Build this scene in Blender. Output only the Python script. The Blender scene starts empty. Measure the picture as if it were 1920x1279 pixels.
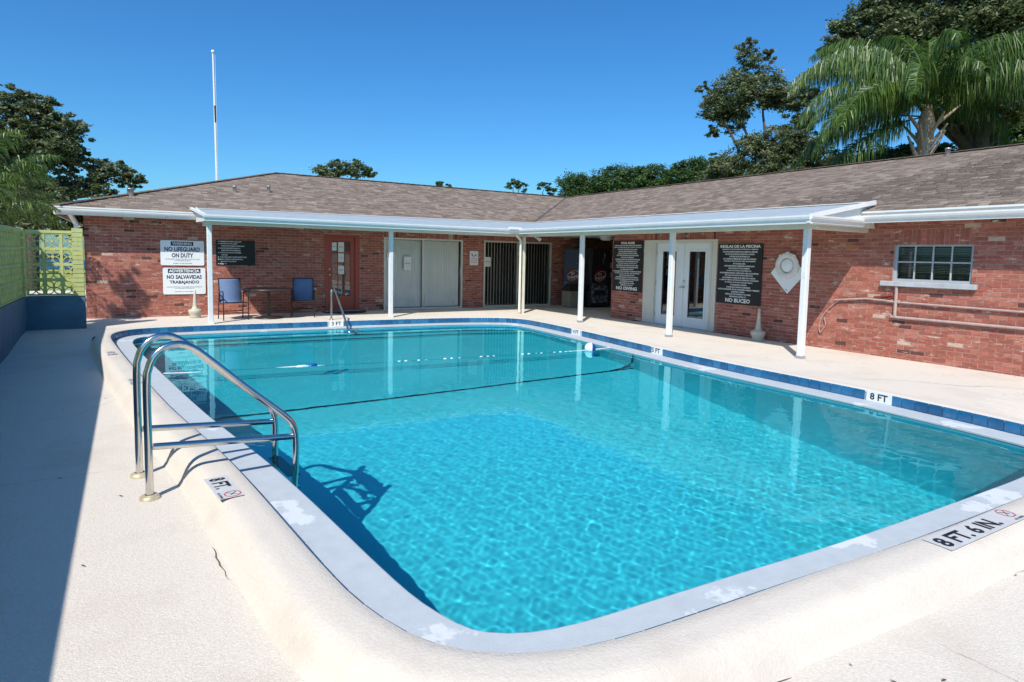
import bpy, math, random
import numpy as np
from mathutils import Vector, Matrix
random.seed(7)
RNG = np.random.default_rng(7)
sc = bpy.context.scene
COL = sc.collection
R = math.radians

# ------------------------------------------------------------------ camera
cd = bpy.data.cameras.new('camera'); cam = bpy.data.objects.new('camera', cd); COL.objects.link(cam)
cam.matrix_world = Matrix(((0.85116, 0.02603, -0.52426, 0), (-0.52451, 0.08096, -0.84755, 0),
                           (0.02038, 0.99638, 0.08257, 1.572), (0, 0, 0, 1)))
cd.sensor_width = 36; cd.lens = 36 * 1165.66 / 1920; cd.shift_y = -0.0326
cd.clip_end = 2000; cd.clip_start = 0.05
sc.camera = cam
# ------------------------------------------------------------------ sky, sun, exposure
SUN_AZ, SUN_EL = R(47), R(48.6)                      # the light travels towards this azimuth (from +Y to +X)
w = bpy.data.worlds.new('World'); sc.world = w; w.use_nodes = True
nt = w.node_tree; bg = nt.nodes['Background']
sky = nt.nodes.new('ShaderNodeTexSky'); sky.sky_type = 'NISHITA'; sky.sun_disc = False
sky.sun_elevation = SUN_EL; sky.sun_rotation = SUN_AZ + math.pi
sky.air_density = 1.0; sky.dust_density = 0.9; sky.ozone_density = 3.5; sky.altitude = 0
hs = nt.nodes.new('ShaderNodeHueSaturation'); hs.inputs['Saturation'].default_value = 1.2
tn = nt.nodes.new('ShaderNodeVectorMath'); tn.operation = 'MULTIPLY'; tn.inputs[1].default_value = (.235, .44, .555)     # clear, deep blue Florida sky
nt.links.new(sky.outputs[0], hs.inputs['Color']); nt.links.new(hs.outputs[0], tn.inputs[0]); nt.links.new(tn.outputs[0], bg.inputs[0])
bg.inputs[1].default_value = 0.15
sl = bpy.data.lights.new('sun', 'SUN'); sl.energy = 2.8; sl.angle = R(0.5); sl.color = (1, 0.95, 0.87)
so = bpy.data.objects.new('sun', sl); COL.objects.link(so); sl.cycles.is_caustics_light = True
so.rotation_euler = Vector((-math.sin(SUN_AZ) * math.cos(SUN_EL), -math.cos(SUN_AZ) * math.cos(SUN_EL), math.sin(SUN_EL))).to_track_quat('Z', 'Y').to_euler()
so.location = (-20, -20, 30)
vs = sc.view_settings; vs.view_transform = 'Standard'; vs.look = 'None'; vs.gamma = 1; vs.exposure = 0.92
vs.use_curve_mapping = False
cy = sc.cycles; cy.caustics_refractive = True; cy.caustics_reflective = False
cy.max_bounces = 10; cy.transparent_max_bounces = 12; cy.transmission_bounces = 8; cy.sample_clamp_indirect = 4
cy.use_denoising = True

# ------------------------------------------------------------------ materials
def nodes(m): return m.node_tree.nodes, m.node_tree.links
def mat(name, col, rough=0.6, metal=0.0, var=0.12, scale=3.0, bump=0.0, bscale=60, spec=0.5, detail=6, dirt=None, dscale=1.5, dlo=.55, dhi=.75, coat=0, stretch=None):
    """principled material: base colour broken up by noise in world space, an optional second stain colour, optional bump"""
    m = bpy.data.materials.new(name); m.use_nodes = True; N, L = nodes(m); b = N['Principled BSDF']
    b.inputs['Roughness'].default_value = rough; b.inputs['Metallic'].default_value = metal
    b.inputs['Specular IOR Level'].default_value = spec; b.inputs['Coat Weight'].default_value = coat
    g = N.new('ShaderNodeNewGeometry'); src = g.outputs['Position']
    if stretch:
        mp = N.new('ShaderNodeMapping'); mp.inputs['Scale'].default_value = stretch; L.new(src, mp.inputs[0]); src = mp.outputs[0]
    n = N.new('ShaderNodeTexNoise'); n.inputs['Scale'].default_value = scale; n.inputs['Detail'].default_value = detail
    L.new(src, n.inputs['Vector'])
    r = N.new('ShaderNodeMapRange'); r.inputs[1].default_value = .3; r.inputs[2].default_value = .7
    r.inputs[3].default_value = 1 - var; r.inputs[4].default_value = 1 + var; L.new(n.outputs[0], r.inputs[0])
    mx = N.new('ShaderNodeVectorMath'); mx.operation = 'SCALE'; mx.inputs[0].default_value = col; L.new(r.outputs[0], mx.inputs[3])
    out = mx.outputs[0]
    if dirt:
        n2 = N.new('ShaderNodeTexNoise'); n2.inputs['Scale'].default_value = dscale; n2.inputs['Detail'].default_value = 8; n2.inputs['Roughness'].default_value = .62
        L.new(src, n2.inputs['Vector'])
        r2 = N.new('ShaderNodeMapRange'); r2.inputs[1].default_value = dlo; r2.inputs[2].default_value = dhi; L.new(n2.outputs[0], r2.inputs[0])
        mm = N.new('ShaderNodeMix'); mm.data_type = 'RGBA'; L.new(r2.outputs[0], mm.inputs[0]); L.new(out, mm.inputs[6]); mm.inputs[7].default_value = (*dirt, 1)
        out = mm.outputs[2]
    L.new(out, b.inputs['Base Color'])
    if bump:
        n3 = N.new('ShaderNodeTexNoise'); n3.inputs['Scale'].default_value = bscale; n3.inputs['Detail'].default_value = 4; L.new(g.outputs['Position'], n3.inputs['Vector'])
        bp = N.new('ShaderNodeBump'); bp.inputs['Strength'].default_value = bump; bp.inputs['Distance'].default_value = .01
        L.new(n3.outputs[0], bp.inputs['Height']); L.new(bp.outputs[0], b.inputs['Normal'])
    return m

def ramp_mat(name, stops, rough=.8, smear=None, sscale=14, slo=.56, shi=.66, var=.2, vscale=25, bump=.3, bscale=70, const=False, spec=.3, stretch=(1, 1, 1), trans=0, tint=None):
    """colour picked per piece from the face attribute 'rnd', then broken up by noise and an optional smear colour"""
    m = bpy.data.materials.new(name); m.use_nodes = True; N, L = nodes(m); b = N['Principled BSDF']
    b.inputs['Roughness'].default_value = rough; b.inputs['Specular IOR Level'].default_value = spec
    a = N.new('ShaderNodeAttribute'); a.attribute_name = 'rnd'
    cr = N.new('ShaderNodeValToRGB'); cr.color_ramp.interpolation = 'CONSTANT' if const else 'LINEAR'
    e = cr.color_ramp.elements
    while len(e) < len(stops): e.new(.5)
    for k, (p, c) in enumerate(stops): e[k].position = p; e[k].color = (*c, 1)
    L.new(a.outputs['Fac'], cr.inputs[0])
    g = N.new('ShaderNodeNewGeometry'); mp = N.new('ShaderNodeMapping'); mp.inputs['Scale'].default_value = stretch; L.new(g.outputs['Position'], mp.inputs[0])
    n = N.new('ShaderNodeTexNoise'); n.inputs['Scale'].default_value = vscale; n.inputs['Detail'].default_value = 5; L.new(mp.outputs[0], n.inputs['Vector'])
    r = N.new('ShaderNodeMapRange'); r.inputs[1].default_value = .3; r.inputs[2].default_value = .7; r.inputs[3].default_value = 1 - var; r.inputs[4].default_value = 1 + var
    L.new(n.outputs[0], r.inputs[0])
    mx = N.new('ShaderNodeVectorMath'); mx.operation = 'SCALE'; L.new(cr.outputs[0], mx.inputs[0]); L.new(r.outputs[0], mx.inputs[3]); out = mx.outputs[0]
    if smear:
        n2 = N.new('ShaderNodeTexNoise'); n2.inputs['Scale'].default_value = sscale; n2.inputs['Detail'].default_value = 7; n2.inputs['Roughness'].default_value = .6; L.new(mp.outputs[0], n2.inputs['Vector'])
        r2 = N.new('ShaderNodeMapRange'); r2.inputs[1].default_value = slo; r2.inputs[2].default_value = shi; L.new(n2.outputs[0], r2.inputs[0])
        mm = N.new('ShaderNodeMix'); mm.data_type = 'RGBA'; L.new(r2.outputs[0], mm.inputs[0]); L.new(out, mm.inputs[6]); mm.inputs[7].default_value = (*smear, 1); out = mm.outputs[2]
    L.new(out, b.inputs['Base Color'])
    if bump:
        n3 = N.new('ShaderNodeTexNoise'); n3.inputs['Scale'].default_value = bscale; n3.inputs['Detail'].default_value = 5; L.new(g.outputs['Position'], n3.inputs['Vector'])
        bp = N.new('ShaderNodeBump'); bp.inputs['Strength'].default_value = bump; bp.inputs['Distance'].default_value = .01
        L.new(n3.outputs[0], bp.inputs['Height']); L.new(bp.outputs[0], b.inputs['Normal'])
    if trans:
        tr = N.new('ShaderNodeBsdfTranslucent'); L.new(out, tr.inputs[0]); ms = N.new('ShaderNodeMixShader'); ms.inputs[0].default_value = trans
        o = N['Material Output']; L.new(b.outputs[0], ms.inputs[1]); L.new(tr.outputs[0], ms.inputs[2]); L.new(ms.outputs[0], o.inputs[0])
    return m

M = {}
M['deck'] = mat('cream_stucco_deck', (.66, .595, .515), .88, var=.09, scale=75, detail=3, bump=.5, bscale=130, dirt=(.50, .41, .33), dscale=1.1, dlo=.52, dhi=.92)
M['coping'] = mat('cream_coping', (.62, .56, .485), .85, var=.05, scale=60, detail=5, bump=.35, bscale=90, dirt=(.50, .44, .375), dscale=2.0, dlo=.5, dhi=.85)
M['ledge'] = mat('grey_ledge', (.44, .48, .51), .7, var=.05, scale=9, bump=.2, bscale=90, dirt=(.60, .63, .66), dscale=1.3, dlo=.59, dhi=.61)
M['grass'] = mat('lawn', (.26, .30, .055), .95, var=.45, scale=2.5, bump=1, bscale=30)
M['basin'] = mat('pale_blue_plaster', (.21, .66, .745), .8, var=.05, scale=2, bump=0)
M['grout'] = mat('pale_grout', (.42, .5, .56), .8, var=.08)
M['darktile'] = mat('navy_tile', (.012, .06, .12), .25, var=.15)
M['white'] = mat('white_paint', (.74, .74, .72), .5, var=.05, scale=6, dirt=(.46, .43, .37), dscale=6, dlo=.6, dhi=.82)
M['roofsheet'] = mat('grey_patio_sheet', (.36, .41, .44), .55, var=.08, scale=4, dirt=(.26, .31, .34), dscale=3, dlo=.55, dhi=.8)
M['cream'] = mat('cream_paint', (.70, .67, .56), .5, var=.05, scale=5)
M['frame'] = mat('cream_door_frame', (.62, .58, .5), .5, var=.04)
M['soffit'] = mat('soffit_white', (.76, .75, .70), .7, var=.06, scale=4)
M['frenchwhite'] = mat('french_door_white', (.74, .76, .76), .4, var=.03)
M['mortar'] = mat('mortar', (.46, .31, .25), .95, var=.15, scale=8, bump=.3)
M['mortarshade'] = M['mortar']
M['brick'] = ramp_mat('brick', [(0, (.31, .10, .070)), (.2, (.39, .135, .095)), (.4, (.35, .115, .08)), (.6, (.42, .165, .12)), (.78, (.33, .11, .08)), (.90, (.12, .05, .04)), (.93, (.34, .105, .075)), (.98, (.52, .37, .28)), (.99, (.42, .15, .08))],
                      rough=.9, smear=(.60, .47, .38), sscale=4.2, slo=.60, shi=.70, var=.25, vscale=18, bump=.5, const=True, stretch=(1, 1, 3.2))
M['shingle'] = ramp_mat('asphalt_shingle', [(0, (.145, .11, .085)), (.3, (.20, .155, .125)), (.7, (.25, .195, .16)), (1, (.33, .265, .215))], rough=.95, var=.28, vscale=60, bump=.6, bscale=200)
M['underlay'] = mat('roof_felt', (.07, .055, .048), .95, var=.1)
M['tile'] = ramp_mat('blue_glazed_tile', [(0, (.012, .085, .20)), (.5, (.02, .125, .27)), (1, (.035, .17, .33))], rough=.16, var=.12, vscale=12, bump=.06, bscale=20, spec=.6, smear=(.09, .2, .34), sscale=7, slo=.62, shi=.8)
M['steel'] = mat('polished_steel', (.62, .60, .57), .14, metal=1, var=.06, scale=4)
M['galv'] = mat('galvanised_metal', (.48, .50, .52), .4, metal=.7, var=.1)
M['brass'] = mat('stained_flange', (.55, .47, .32), .45, metal=.3, var=.2, scale=20)
M['black'] = mat('black_board', (.008, .008, .009), .6, var=.1)
M['signwhite'] = mat('sign_white', (.78, .80, .80), .35, var=.03)
M['navy'] = mat('navy_print', (.012, .018, .06), .5, var=.05)
M['print'] = mat('white_print', (.75, .75, .72), .6, var=.02)
M['inkblack'] = mat('black_print', (.012, .013, .016), .6, var=.02)
M['inkred'] = mat('red_print', (.45, .03, .04), .6, var=.02)
M['ink_pink'] = mat('faded_red_print', (.55, .2, .2), .6, var=.02)
M['paper'] = mat('paper', (.72, .70, .66), .8, var=.03)
M['reddoor'] = mat('brick_red_door_paint', (.33, .055, .032), .4, var=.06)
M['interior'] = mat('dark_interior', (.05, .05, .05), .9, var=.2)
M['blind'] = mat('vinyl_blind', (.86, .83, .76), .6, var=.04, scale=3)
M['blinddark'] = mat('window_blind', (.55, .55, .52), .6, var=.05)
M['bluesling'] = mat('blue_sling_fabric', (.12, .18, .32), .75, var=.08, scale=30, bump=.2, bscale=300)
M['chairframe'] = mat('dark_chair_frame', (.022, .016, .014), .4, var=.1)
M['tabledark'] = mat('dark_table', (.035, .028, .024), .35, var=.15)
M['doormat'] = mat('charcoal_mat', (.035, .03, .03), .95, var=.3, scale=40)
M['beigeplastic'] = mat('beige_plastic', (.50, .47, .38), .55, var=.06, scale=8)
M['bin'] = mat('pebbled_bin', (.30, .26, .19), .8, var=.3, scale=60)
M['binlid'] = mat('brown_bin_lid', (.03, .022, .018), .5, var=.1)
M['greenyellow'] = mat('yellow_green_paint', (.52, .53, .20), .75, var=.1, scale=5, bump=.25, bscale=50, dirt=(.30, .36, .12), dscale=3, dlo=.55, dhi=.85)
M['bluewall'] = mat('blue_paint', (.075, .155, .21), .7, var=.2, scale=3, bump=.3, bscale=40, dirt=(.09, .2, .30), dscale=4, dlo=.5, dhi=.8)
M['bark'] = mat('oak_bark', (.09, .07, .055), .95, var=.35, scale=9, bump=1, bscale=25)
M['palmbark'] = mat('palm_trunk', (.50, .35, .25), .9, var=.35, scale=9, bump=.8, bscale=20, stretch=(3, 3, .6))
M['leaf'] = ramp_mat('oak_leaf', [(0, (.055, .09, .035)), (.5, (.12, .16, .065)), (.85, (.20, .215, .105)), (1, (.30, .28, .17))], rough=.5, var=.2, vscale=2, bump=0, spec=.5, trans=.3)
M['leafgreen'] = ramp_mat('bush_leaf', [(0, (.03, .07, .02)), (.6, (.06, .115, .03)), (1, (.11, .17, .055))], rough=.55, var=.2, vscale=2, bump=0, spec=.4, trans=.25)
M['frond'] = ramp_mat('palm_leaflet', [(0, (.025, .07, .012)), (.6, (.065, .13, .022)), (1, (.17, .24, .055))], rough=.4, var=.2, vscale=3, bump=0, spec=.5, trans=.3)
M['frondlight'] = ramp_mat('bright_leaflet', [(0, (.05, .11, .02)), (.6, (.11, .19, .035)), (1, (.22, .28, .07))], rough=.4, var=.2, vscale=3, bump=0, spec=.5, trans=.3)
M['frond_dry'] = mat('dry_frond', (.30, .17, .08), .8, var=.3)
M['vend'] = mat('vending_black', (.010, .012, .018), .2, var=.2, coat=.4)
M['vendblue'] = mat('vending_navy', (.012, .03, .09), .25, var=.2)
M['ice'] = mat('ice_print', (.035, .04, .045), .3, var=.4, scale=14, dirt=(.34, .36, .40), dscale=11, dlo=.46, dhi=.62)
M['logo'] = mat('dark_red_print', (.12, .008, .01), .35, var=.1)
M['ropewhite'] = mat('rope_white', (.7, .74, .76), .7, var=.1)
M['floatblue'] = mat('float_blue', (.01, .06, .28), .35, var=.05)
M['floatwhite'] = mat('float_white', (.82, .84, .84), .35, var=.03)
M['carblue'] = mat('car_blue', (.02, .11, .27), .25, coat=.6, var=.05)
M['tyre'] = mat('tyre', (.02, .02, .02), .8)
M['crack'] = mat('dark_crack_filler', (.10, .08, .065), .95, var=.3)  # dark colour of the deck cracks and joints
M['litter'] = ramp_mat('dry_leaf', [(0, (.05, .03, .02)), (1, (.16, .09, .05))], rough=.9, bump=0)
M['stone'] = mat('grey_sill', (.40, .43, .45), .8, var=.15, scale=8, bump=.3)
M['condpaint'] = mat('dusty_pink_pipe', (.42, .30, .27), .6, var=.12, scale=12, dirt=(.45,.45,.46), dscale=5)
M['galvpaint'] = mat('blue_grey_frame', (.36, .42, .47), .5, var=.06)
M['ring'] = mat('aged_ring', (.70, .66, .62), .6, var=.08, scale=12)
M['lamp'] = mat('frosted_cover', (.65, .63, .58), .5, var=.03)

def glass(name, col=(1, 1, 1), ior=1.333):
    m = bpy.data.materials.new(name); m.use_nodes = True; N, L = nodes(m); N.clear()
    g = N.new('ShaderNodeBsdfGlass'); g.inputs['IOR'].default_value = ior; g.inputs['Roughness'].default_value = 0; g.inputs['Color'].default_value = (*col, 1)
    o = N.new('ShaderNodeOutputMaterial'); L.new(g.outputs[0], o.inputs[0]); return m
M['water'] = glass('pool_water', (.44, .95, .985))
def pane_mat(name, tint, refl=.12, ior=1.5):
    m = bpy.data.materials.new(name); m.use_nodes = True; N, L = nodes(m); N.clear()
    t = N.new('ShaderNodeBsdfTransparent'); t.inputs[0].default_value = (*tint, 1); g = N.new('ShaderNodeBsdfGlossy'); g.inputs['Roughness'].default_value = .02
    fr = N.new('ShaderNodeFresnel'); fr.inputs[0].default_value = ior
    ad = N.new('ShaderNodeMath'); ad.operation = 'ADD'; ad.inputs[1].default_value = refl; L.new(fr.outputs[0], ad.inputs[0])
    mx = N.new('ShaderNodeMixShader'); L.new(ad.outputs[0], mx.inputs[0]); L.new(t.outputs[0], mx.inputs[1]); L.new(g.outputs[0], mx.inputs[2])
    o = N.new('ShaderNodeOutputMaterial'); L.new(mx.outputs[0], o.inputs[0]); return m
M['pane'] = pane_mat('window_pane', (.985, .99, .98), .0, 1.28)
M['winpane'] = pane_mat('small_window_pane', (.8, .83, .82), .0)
M['darkpane'] = pane_mat('door_pane', (.5, .55, .54), .10)

# ------------------------------------------------------------------ mesh helpers
W = {}                                              # world origin of every object built
class MB:
    def __init__(s): s.v = []; s.f = []; s.r = []; s.sm = []
    def add(s, vs, fs, rnd=0.0, smooth=False):
        o = len(s.v); s.v += [tuple(p) for p in vs]; s.f += [tuple(o + i for i in f) for f in fs]; s.r += [rnd] * len(fs); s.sm += [smooth] * len(fs); return s
    def box(s, x0, x1, y0, y1, z0, z1, rnd=0.0):
        v = [(x, y, z) for z in (z0, z1) for y in (y0, y1) for x in (x0, x1)]
        return s.add(v, [(0, 2, 3, 1), (4, 5, 7, 6), (0, 1, 5, 4), (2, 6, 7, 3), (0, 4, 6, 2), (1, 3, 7, 5)], rnd)
    def obox(s, c, ax, ay, az, rnd=0.0):
        c, ax, ay, az = map(Vector, (c, ax, ay, az))
        v = [c + ax * i + ay * j + az * k for k in (-1, 1) for j in (-1, 1) for i in (-1, 1)]
        return s.add(v, [(0, 2, 3, 1), (4, 5, 7, 6), (0, 1, 5, 4), (2, 6, 7, 3), (0, 4, 6, 2), (1, 3, 7, 5)], rnd)
    def bar(s, a, b, wd, th, up=(0, 0, 1), rnd=0.0):
        a, b = Vector(a), Vector(b); d = (b - a); L = d.length; d.normalize(); u = Vector(up); sd = d.cross(u).normalized(); u = sd.cross(d)
        return s.obox((a + b) / 2, d * L / 2, sd * wd / 2, u * th / 2, rnd)
    def tube(s, pts, r, n=8, cap=True, rnd=0.0):
        pts = [Vector(p) for p in pts]; rs = r if isinstance(r, (list, tuple)) else [r] * len(pts); o = []; prev = None
        for i, p in enumerate(pts):
            d = (pts[min(i + 1, len(pts) - 1)] - pts[max(i - 1, 0)]).normalized()
            if prev is None: u = Vector((0, 0, 1)) if abs(d.z) < .9 else Vector((1, 0, 0))
            else: u = prev
            sd = d.cross(u).normalized(); u = sd.cross(d).normalized(); prev = u
            o += [p + (sd * math.cos(2 * math.pi * k / n) + u * math.sin(2 * math.pi * k / n)) * rs[i] for k in range(n)]
        f = [(i * n + k, i * n + (k + 1) % n, (i + 1) * n + (k + 1) % n, (i + 1) * n + k) for i in range(len(pts) - 1) for k in range(n)]
        s.add(o, f, rnd, True)
        if cap: s.add(o[:n], [tuple(range(n))[::-1]], rnd); s.add(o[-n:], [tuple(range(n))], rnd)
        return s
    def lathe(s, prof, c, n=20, axis='z', rnd=0.0):
        o = []
        for r, h in prof:
            for k in range(n):
                a = 2 * math.pi * k / n; x, y = r * math.cos(a), r * math.sin(a)
                o.append((c[0] + x, c[1] + y, c[2] + h) if axis == 'z' else ((c[0] + h, c[1] + x, c[2] + y) if axis == 'x' else (c[0] + x, c[1] + h, c[2] + y)))
        f = [(i * n + k, i * n + (k + 1) % n, (i + 1) * n + (k + 1) % n, (i + 1) * n + k) for i in range(len(prof) - 1) for k in range(n)]
        return s.add(o, f, rnd, True)
    def torus(s, c, R_, r, axis='x', n=32, m=12, fl=1.0):
        o = []
        for i in range(n):
            a = 2 * math.pi * i / n
            for j in range(m):
                b = 2 * math.pi * j / m; q = R_ + r * math.cos(b); h = r * fl * math.sin(b)
                o.append((c[0] + h, c[1] + q * math.cos(a), c[2] + q * math.sin(a)) if axis == 'x' else (c[0] + q * math.cos(a), c[1] + q * math.sin(a), c[2] + h))
        return s.add(o, [(i * m + j, ((i + 1) % n) * m + j, ((i + 1) % n) * m + (j + 1) % m, i * m + (j + 1) % m) for i in range(n) for j in range(m)], 0, True)
    def prism(s, poly, a, b, fn, rnd=0.0):
        """polygon in 2D, extruded between a and b, mapped to 3D by fn(u, v, t)"""
        n = len(poly); v = [fn(u, q, a) for u, q in poly] + [fn(u, q, b) for u, q in poly]
        return s.add(v, [tuple(range(n))[::-1], tuple(range(n, 2 * n))] + [(i, (i + 1) % n, n + (i + 1) % n, n + i) for i in range(n)], rnd)
    def mesh(s, name, mats, origin):
        me = bpy.data.meshes.new(name); o = Vector(origin)
        me.from_pydata([tuple(Vector(p) - o) for p in s.v], [], s.f)
        for m in (mats if isinstance(mats, (list, tuple)) else [mats]): me.materials.append(m)
        if any(s.r): me.attributes.new('rnd', 'FLOAT', 'FACE').data.foreach_set('value', s.r)
        me.polygons.foreach_set('use_smooth', s.sm); me.validate(); me.update(); return me
    def build(s, name, mats, parent=None, origin=None, bevel=0.0):
        if origin is None:
            a = np.array(s.v); lo, hi = a.min(0), a.max(0); origin = ((lo[0] + hi[0]) / 2, (lo[1] + hi[1]) / 2, lo[2])
        me = s.mesh(name, mats, origin)
        return link(name, me, origin, parent, bevel)
def link(name, data, origin, parent=None, bevel=0.0):
    o = bpy.data.objects.new(name, data); COL.objects.link(o); o.parent = parent; W[o] = Vector(origin)
    o.location = Vector(origin) - (W[parent] if parent else Vector((0, 0, 0)))
    if bevel:
        md = o.modifiers.new('bevel', 'BEVEL'); md.width = bevel; md.segments = 2; md.limit_method = 'ANGLE'
    return o
def np_mesh(name, V, F, mats, rnd=None, smooth=False):
    """fast mesh from numpy arrays, F (n,4) or (n,3)"""
    me = bpy.data.meshes.new(name); k = F.shape[1]
    me.vertices.add(len(V)); me.vertices.foreach_set('co', np.asarray(V, np.float32).ravel())
    me.loops.add(F.size); me.loops.foreach_set('vertex_index', F.astype(np.int32).ravel())
    me.polygons.add(len(F)); me.polygons.foreach_set('loop_start', np.arange(0, F.size, k, dtype=np.int32)); me.polygons.foreach_set('loop_total', np.full(len(F), k, np.int32))
    me.polygons.foreach_set('use_smooth', np.full(len(F), smooth, bool))
    me.materials.append(mats)
    if rnd is not None: me.attributes.new('rnd', 'FLOAT', 'FACE').data.foreach_set('value', np.asarray(rnd, np.float32))
    me.update(calc_edges=True); me.validate(); return me
def thing(name, label, cat, loc=(0, 0, 0), group=None):
    o = bpy.data.objects.new(name, None); COL.objects.link(o); o.location = loc; W[o] = Vector(loc); o.empty_display_size = .2
    return tag(o, label, cat, group)
def tag(o, label, cat, group=None):
    o['label'] = label; o['category'] = cat
    if group: o['group'] = group
    return o
def struct(o): o['kind'] = 'structure'; return o
def stuff(o): o['kind'] = 'stuff'; return o
def copy_tree(o, parent=None):
    c = o.copy(); COL.objects.link(c); c.parent = parent; W[c] = W[o].copy()
    for ch in list(o.children): copy_tree(ch, c)
    return c
def catmull(pts, step, closed=True):
    P = np.array(pts, float); n = len(P); out = []
    rng_ = range(n) if closed else range(n - 1)
    for i in rng_:
        g = (lambda j: P[j % n]) if closed else (lambda j: P[min(max(j, 0), n - 1)])
        p0, p1, p2, p3 = g(i - 1), g(i), g(i + 1), g(i + 2)
        k = max(2, int(np.linalg.norm(p2 - p1) / step))
        for t in np.arange(k) / k: out.append(.5 * (2 * p1 + (p2 - p0) * t + (2 * p0 - 5 * p1 + 4 * p2 - p3) * t * t + (3 * p1 - p0 - 3 * p2 + p3) * t ** 3))
    if not closed: out.append(P[-1])
    return np.array(out)
def resample(P, step, closed=True):
    Q = np.vstack([P, P[:1]]) if closed else P
    d = np.r_[0, np.cumsum(np.linalg.norm(np.diff(Q, axis=0), axis=1))]; n = int(round(d[-1] / step)); t = np.linspace(0, d[-1], n + 1)
    if closed: t = t[:-1]
    return np.stack([np.interp(t, d, Q[:, k]) for k in range(Q.shape[1])], 1)
TEXTS = []
def text(body, mtl, parent, c, wd, hg, facing, align='CENTER', bold=.012, name='lettering', space=1.0):
    """lettering that fills a wd x hg box centred on c; facing: 'back' wall, 'right' wall, or (right vector, up vector)"""
    cu = bpy.data.curves.new(name, 'FONT'); cu.body = body; cu.align_x = align; cu.align_y = 'CENTER'; cu.size = 1; cu.offset = bold; cu.fill_mode = 'FRONT'; cu.resolution_u = 2; cu.space_line = space
    cu.materials.append(mtl); o = bpy.data.objects.new(name, cu); COL.objects.link(o); o.parent = parent; W[o] = Vector(c)
    rt, up = {'back': ((1, 0, 0), (0, 0, 1)), 'right': ((0, -1, 0), (0, 0, 1))}.get(facing, facing) if isinstance(facing, str) else facing
    TEXTS.append((o, parent, Vector(c), wd, hg, Vector(rt).normalized(), Vector(up).normalized())); return o
def finish_texts():
    bpy.context.view_layer.update()
    for o, p, c, wd, hg, rt, up in TEXTS:
        bb = [Vector(b) for b in o.bound_box]; x0, x1 = min(b.x for b in bb), max(b.x for b in bb); y0, y1 = min(b.y for b in bb), max(b.y for b in bb)
        sx, sy = wd / max(x1 - x0, 1e-4), hg / max(y1 - y0, 1e-4)
        m = Matrix((rt, up, rt.cross(up))).transposed().to_4x4()
        mid = rt * ((x0 + x1) / 2 * sx) + up * ((y0 + y1) / 2 * sy)
        loc = c - mid - (W[p] if p else Vector())
        o.rotation_euler = m.to_euler(); o.scale = (sx, sy, 1); o.location = loc
    dg = bpy.context.evaluated_depsgraph_get()
    for o, p, *_ in TEXTS:                            # lettering becomes plain meshes
        me = bpy.data.meshes.new_from_object(o.evaluated_get(dg)); n_ = bpy.data.objects.new('lettering', me); COL.objects.link(n_)
        n_.parent = o.parent; n_.location = o.location; n_.rotation_euler = o.rotation_euler; n_.scale = o.scale; cu = o.data
        bpy.data.objects.remove(o); bpy.data.curves.remove(cu)

# ------------------------------------------------------------------ pool outline (the blue tile line), metres
OUT = [(.863, 2.62), (.80, 3.1), (.755, 3.6), (.68, 4.4), (.575, 5.3), (.33, 7.0), (.10, 9.0), (-.11, 11.0), (-.245, 12.4), (-.29, 13.2), (-.22, 13.75), (.02, 14.14), (.5, 14.33), (1.5, 14.37), (2.6, 14.32), (4.0, 14.25), (5.3, 14.17),
       (6.4, 14.07), (7.2, 13.92), (7.85, 13.70), (8.28, 13.40), (8.46, 13.0), (8.47, 12.4), (8.42, 11.6), (8.33, 10.6), (8.2, 9.5), (8.04, 8.2), (7.92, 7.2), (7.85, 6.2), (7.83, 5.2), (7.81, 4.3), (7.74, 3.5), (7.66, 2.8),
       (7.5, 2.1), (7.05, 1.74), (6.3, 1.665), (5.2, 1.672), (3.73, 1.715), (2.84, 1.775), (2.2, 1.815), (1.75, 1.845), (1.45, 1.9), (1.2, 2.02), (1.0, 2.22)]
C_ = catmull(OUT, .05)                                # clockwise seen from above
C_ = resample(C_, .05)
for _ in range(6): C_ = (np.roll(C_, 1, 0) + 2 * C_ + np.roll(C_, -1, 0)) / 4
LOOP = resample(C_, .1524)                            # one tile per step
def normals(P):
    t = np.roll(P, -1, 0) - np.roll(P, 1, 0); t /= np.linalg.norm(t, axis=1)[:, None]; return np.stack([-t[:, 1], t[:, 0]], 1)   # outward for a clockwise loop
NRM = normals(LOOP)
def off(d, P=None, Nn=None):
    P = LOOP if P is None else P; return P + (NRM if Nn is None else Nn) * d
LEDGE_Z, LEDGE_W, WATER_Z, EDGE_H = -.125, .33, -.151, .125
def inside(P, X, Y):
    r = np.zeros(X.shape, bool); n = len(P); j = n - 1
    for i in range(n):
        xi, yi, xj, yj = P[i, 0], P[i, 1], P[j, 0], P[j, 1]
        c = ((yi > Y) != (yj > Y)) & (X < (xj - xi) * (Y - yi) / (yj - yi + 1e-12) + xi); r ^= c; j = i
    return r
def smooth01(a, b, x): t = np.clip((x - a) / (b - a), 0, 1); return t * t * (3 - 2 * t)
def deck_h(x, y):
    """low deck to the left of and in front of the pool, level with the coping behind and right of it"""
    left = 1 - smooth01(11.8, 14.1, y)
    low = np.where(x < 4, left, 1 - smooth01(1.0, 4.0, y)) if False else np.where(x < 1.5, left, 1 - smooth01(1.6, 3.2, y + (x < 7.2) * 0))
    mid = (x > 1.5) & (y > 8); low = np.where(mid, 0, low)
    return -.15 * low
n = len(LOOP)
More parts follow.
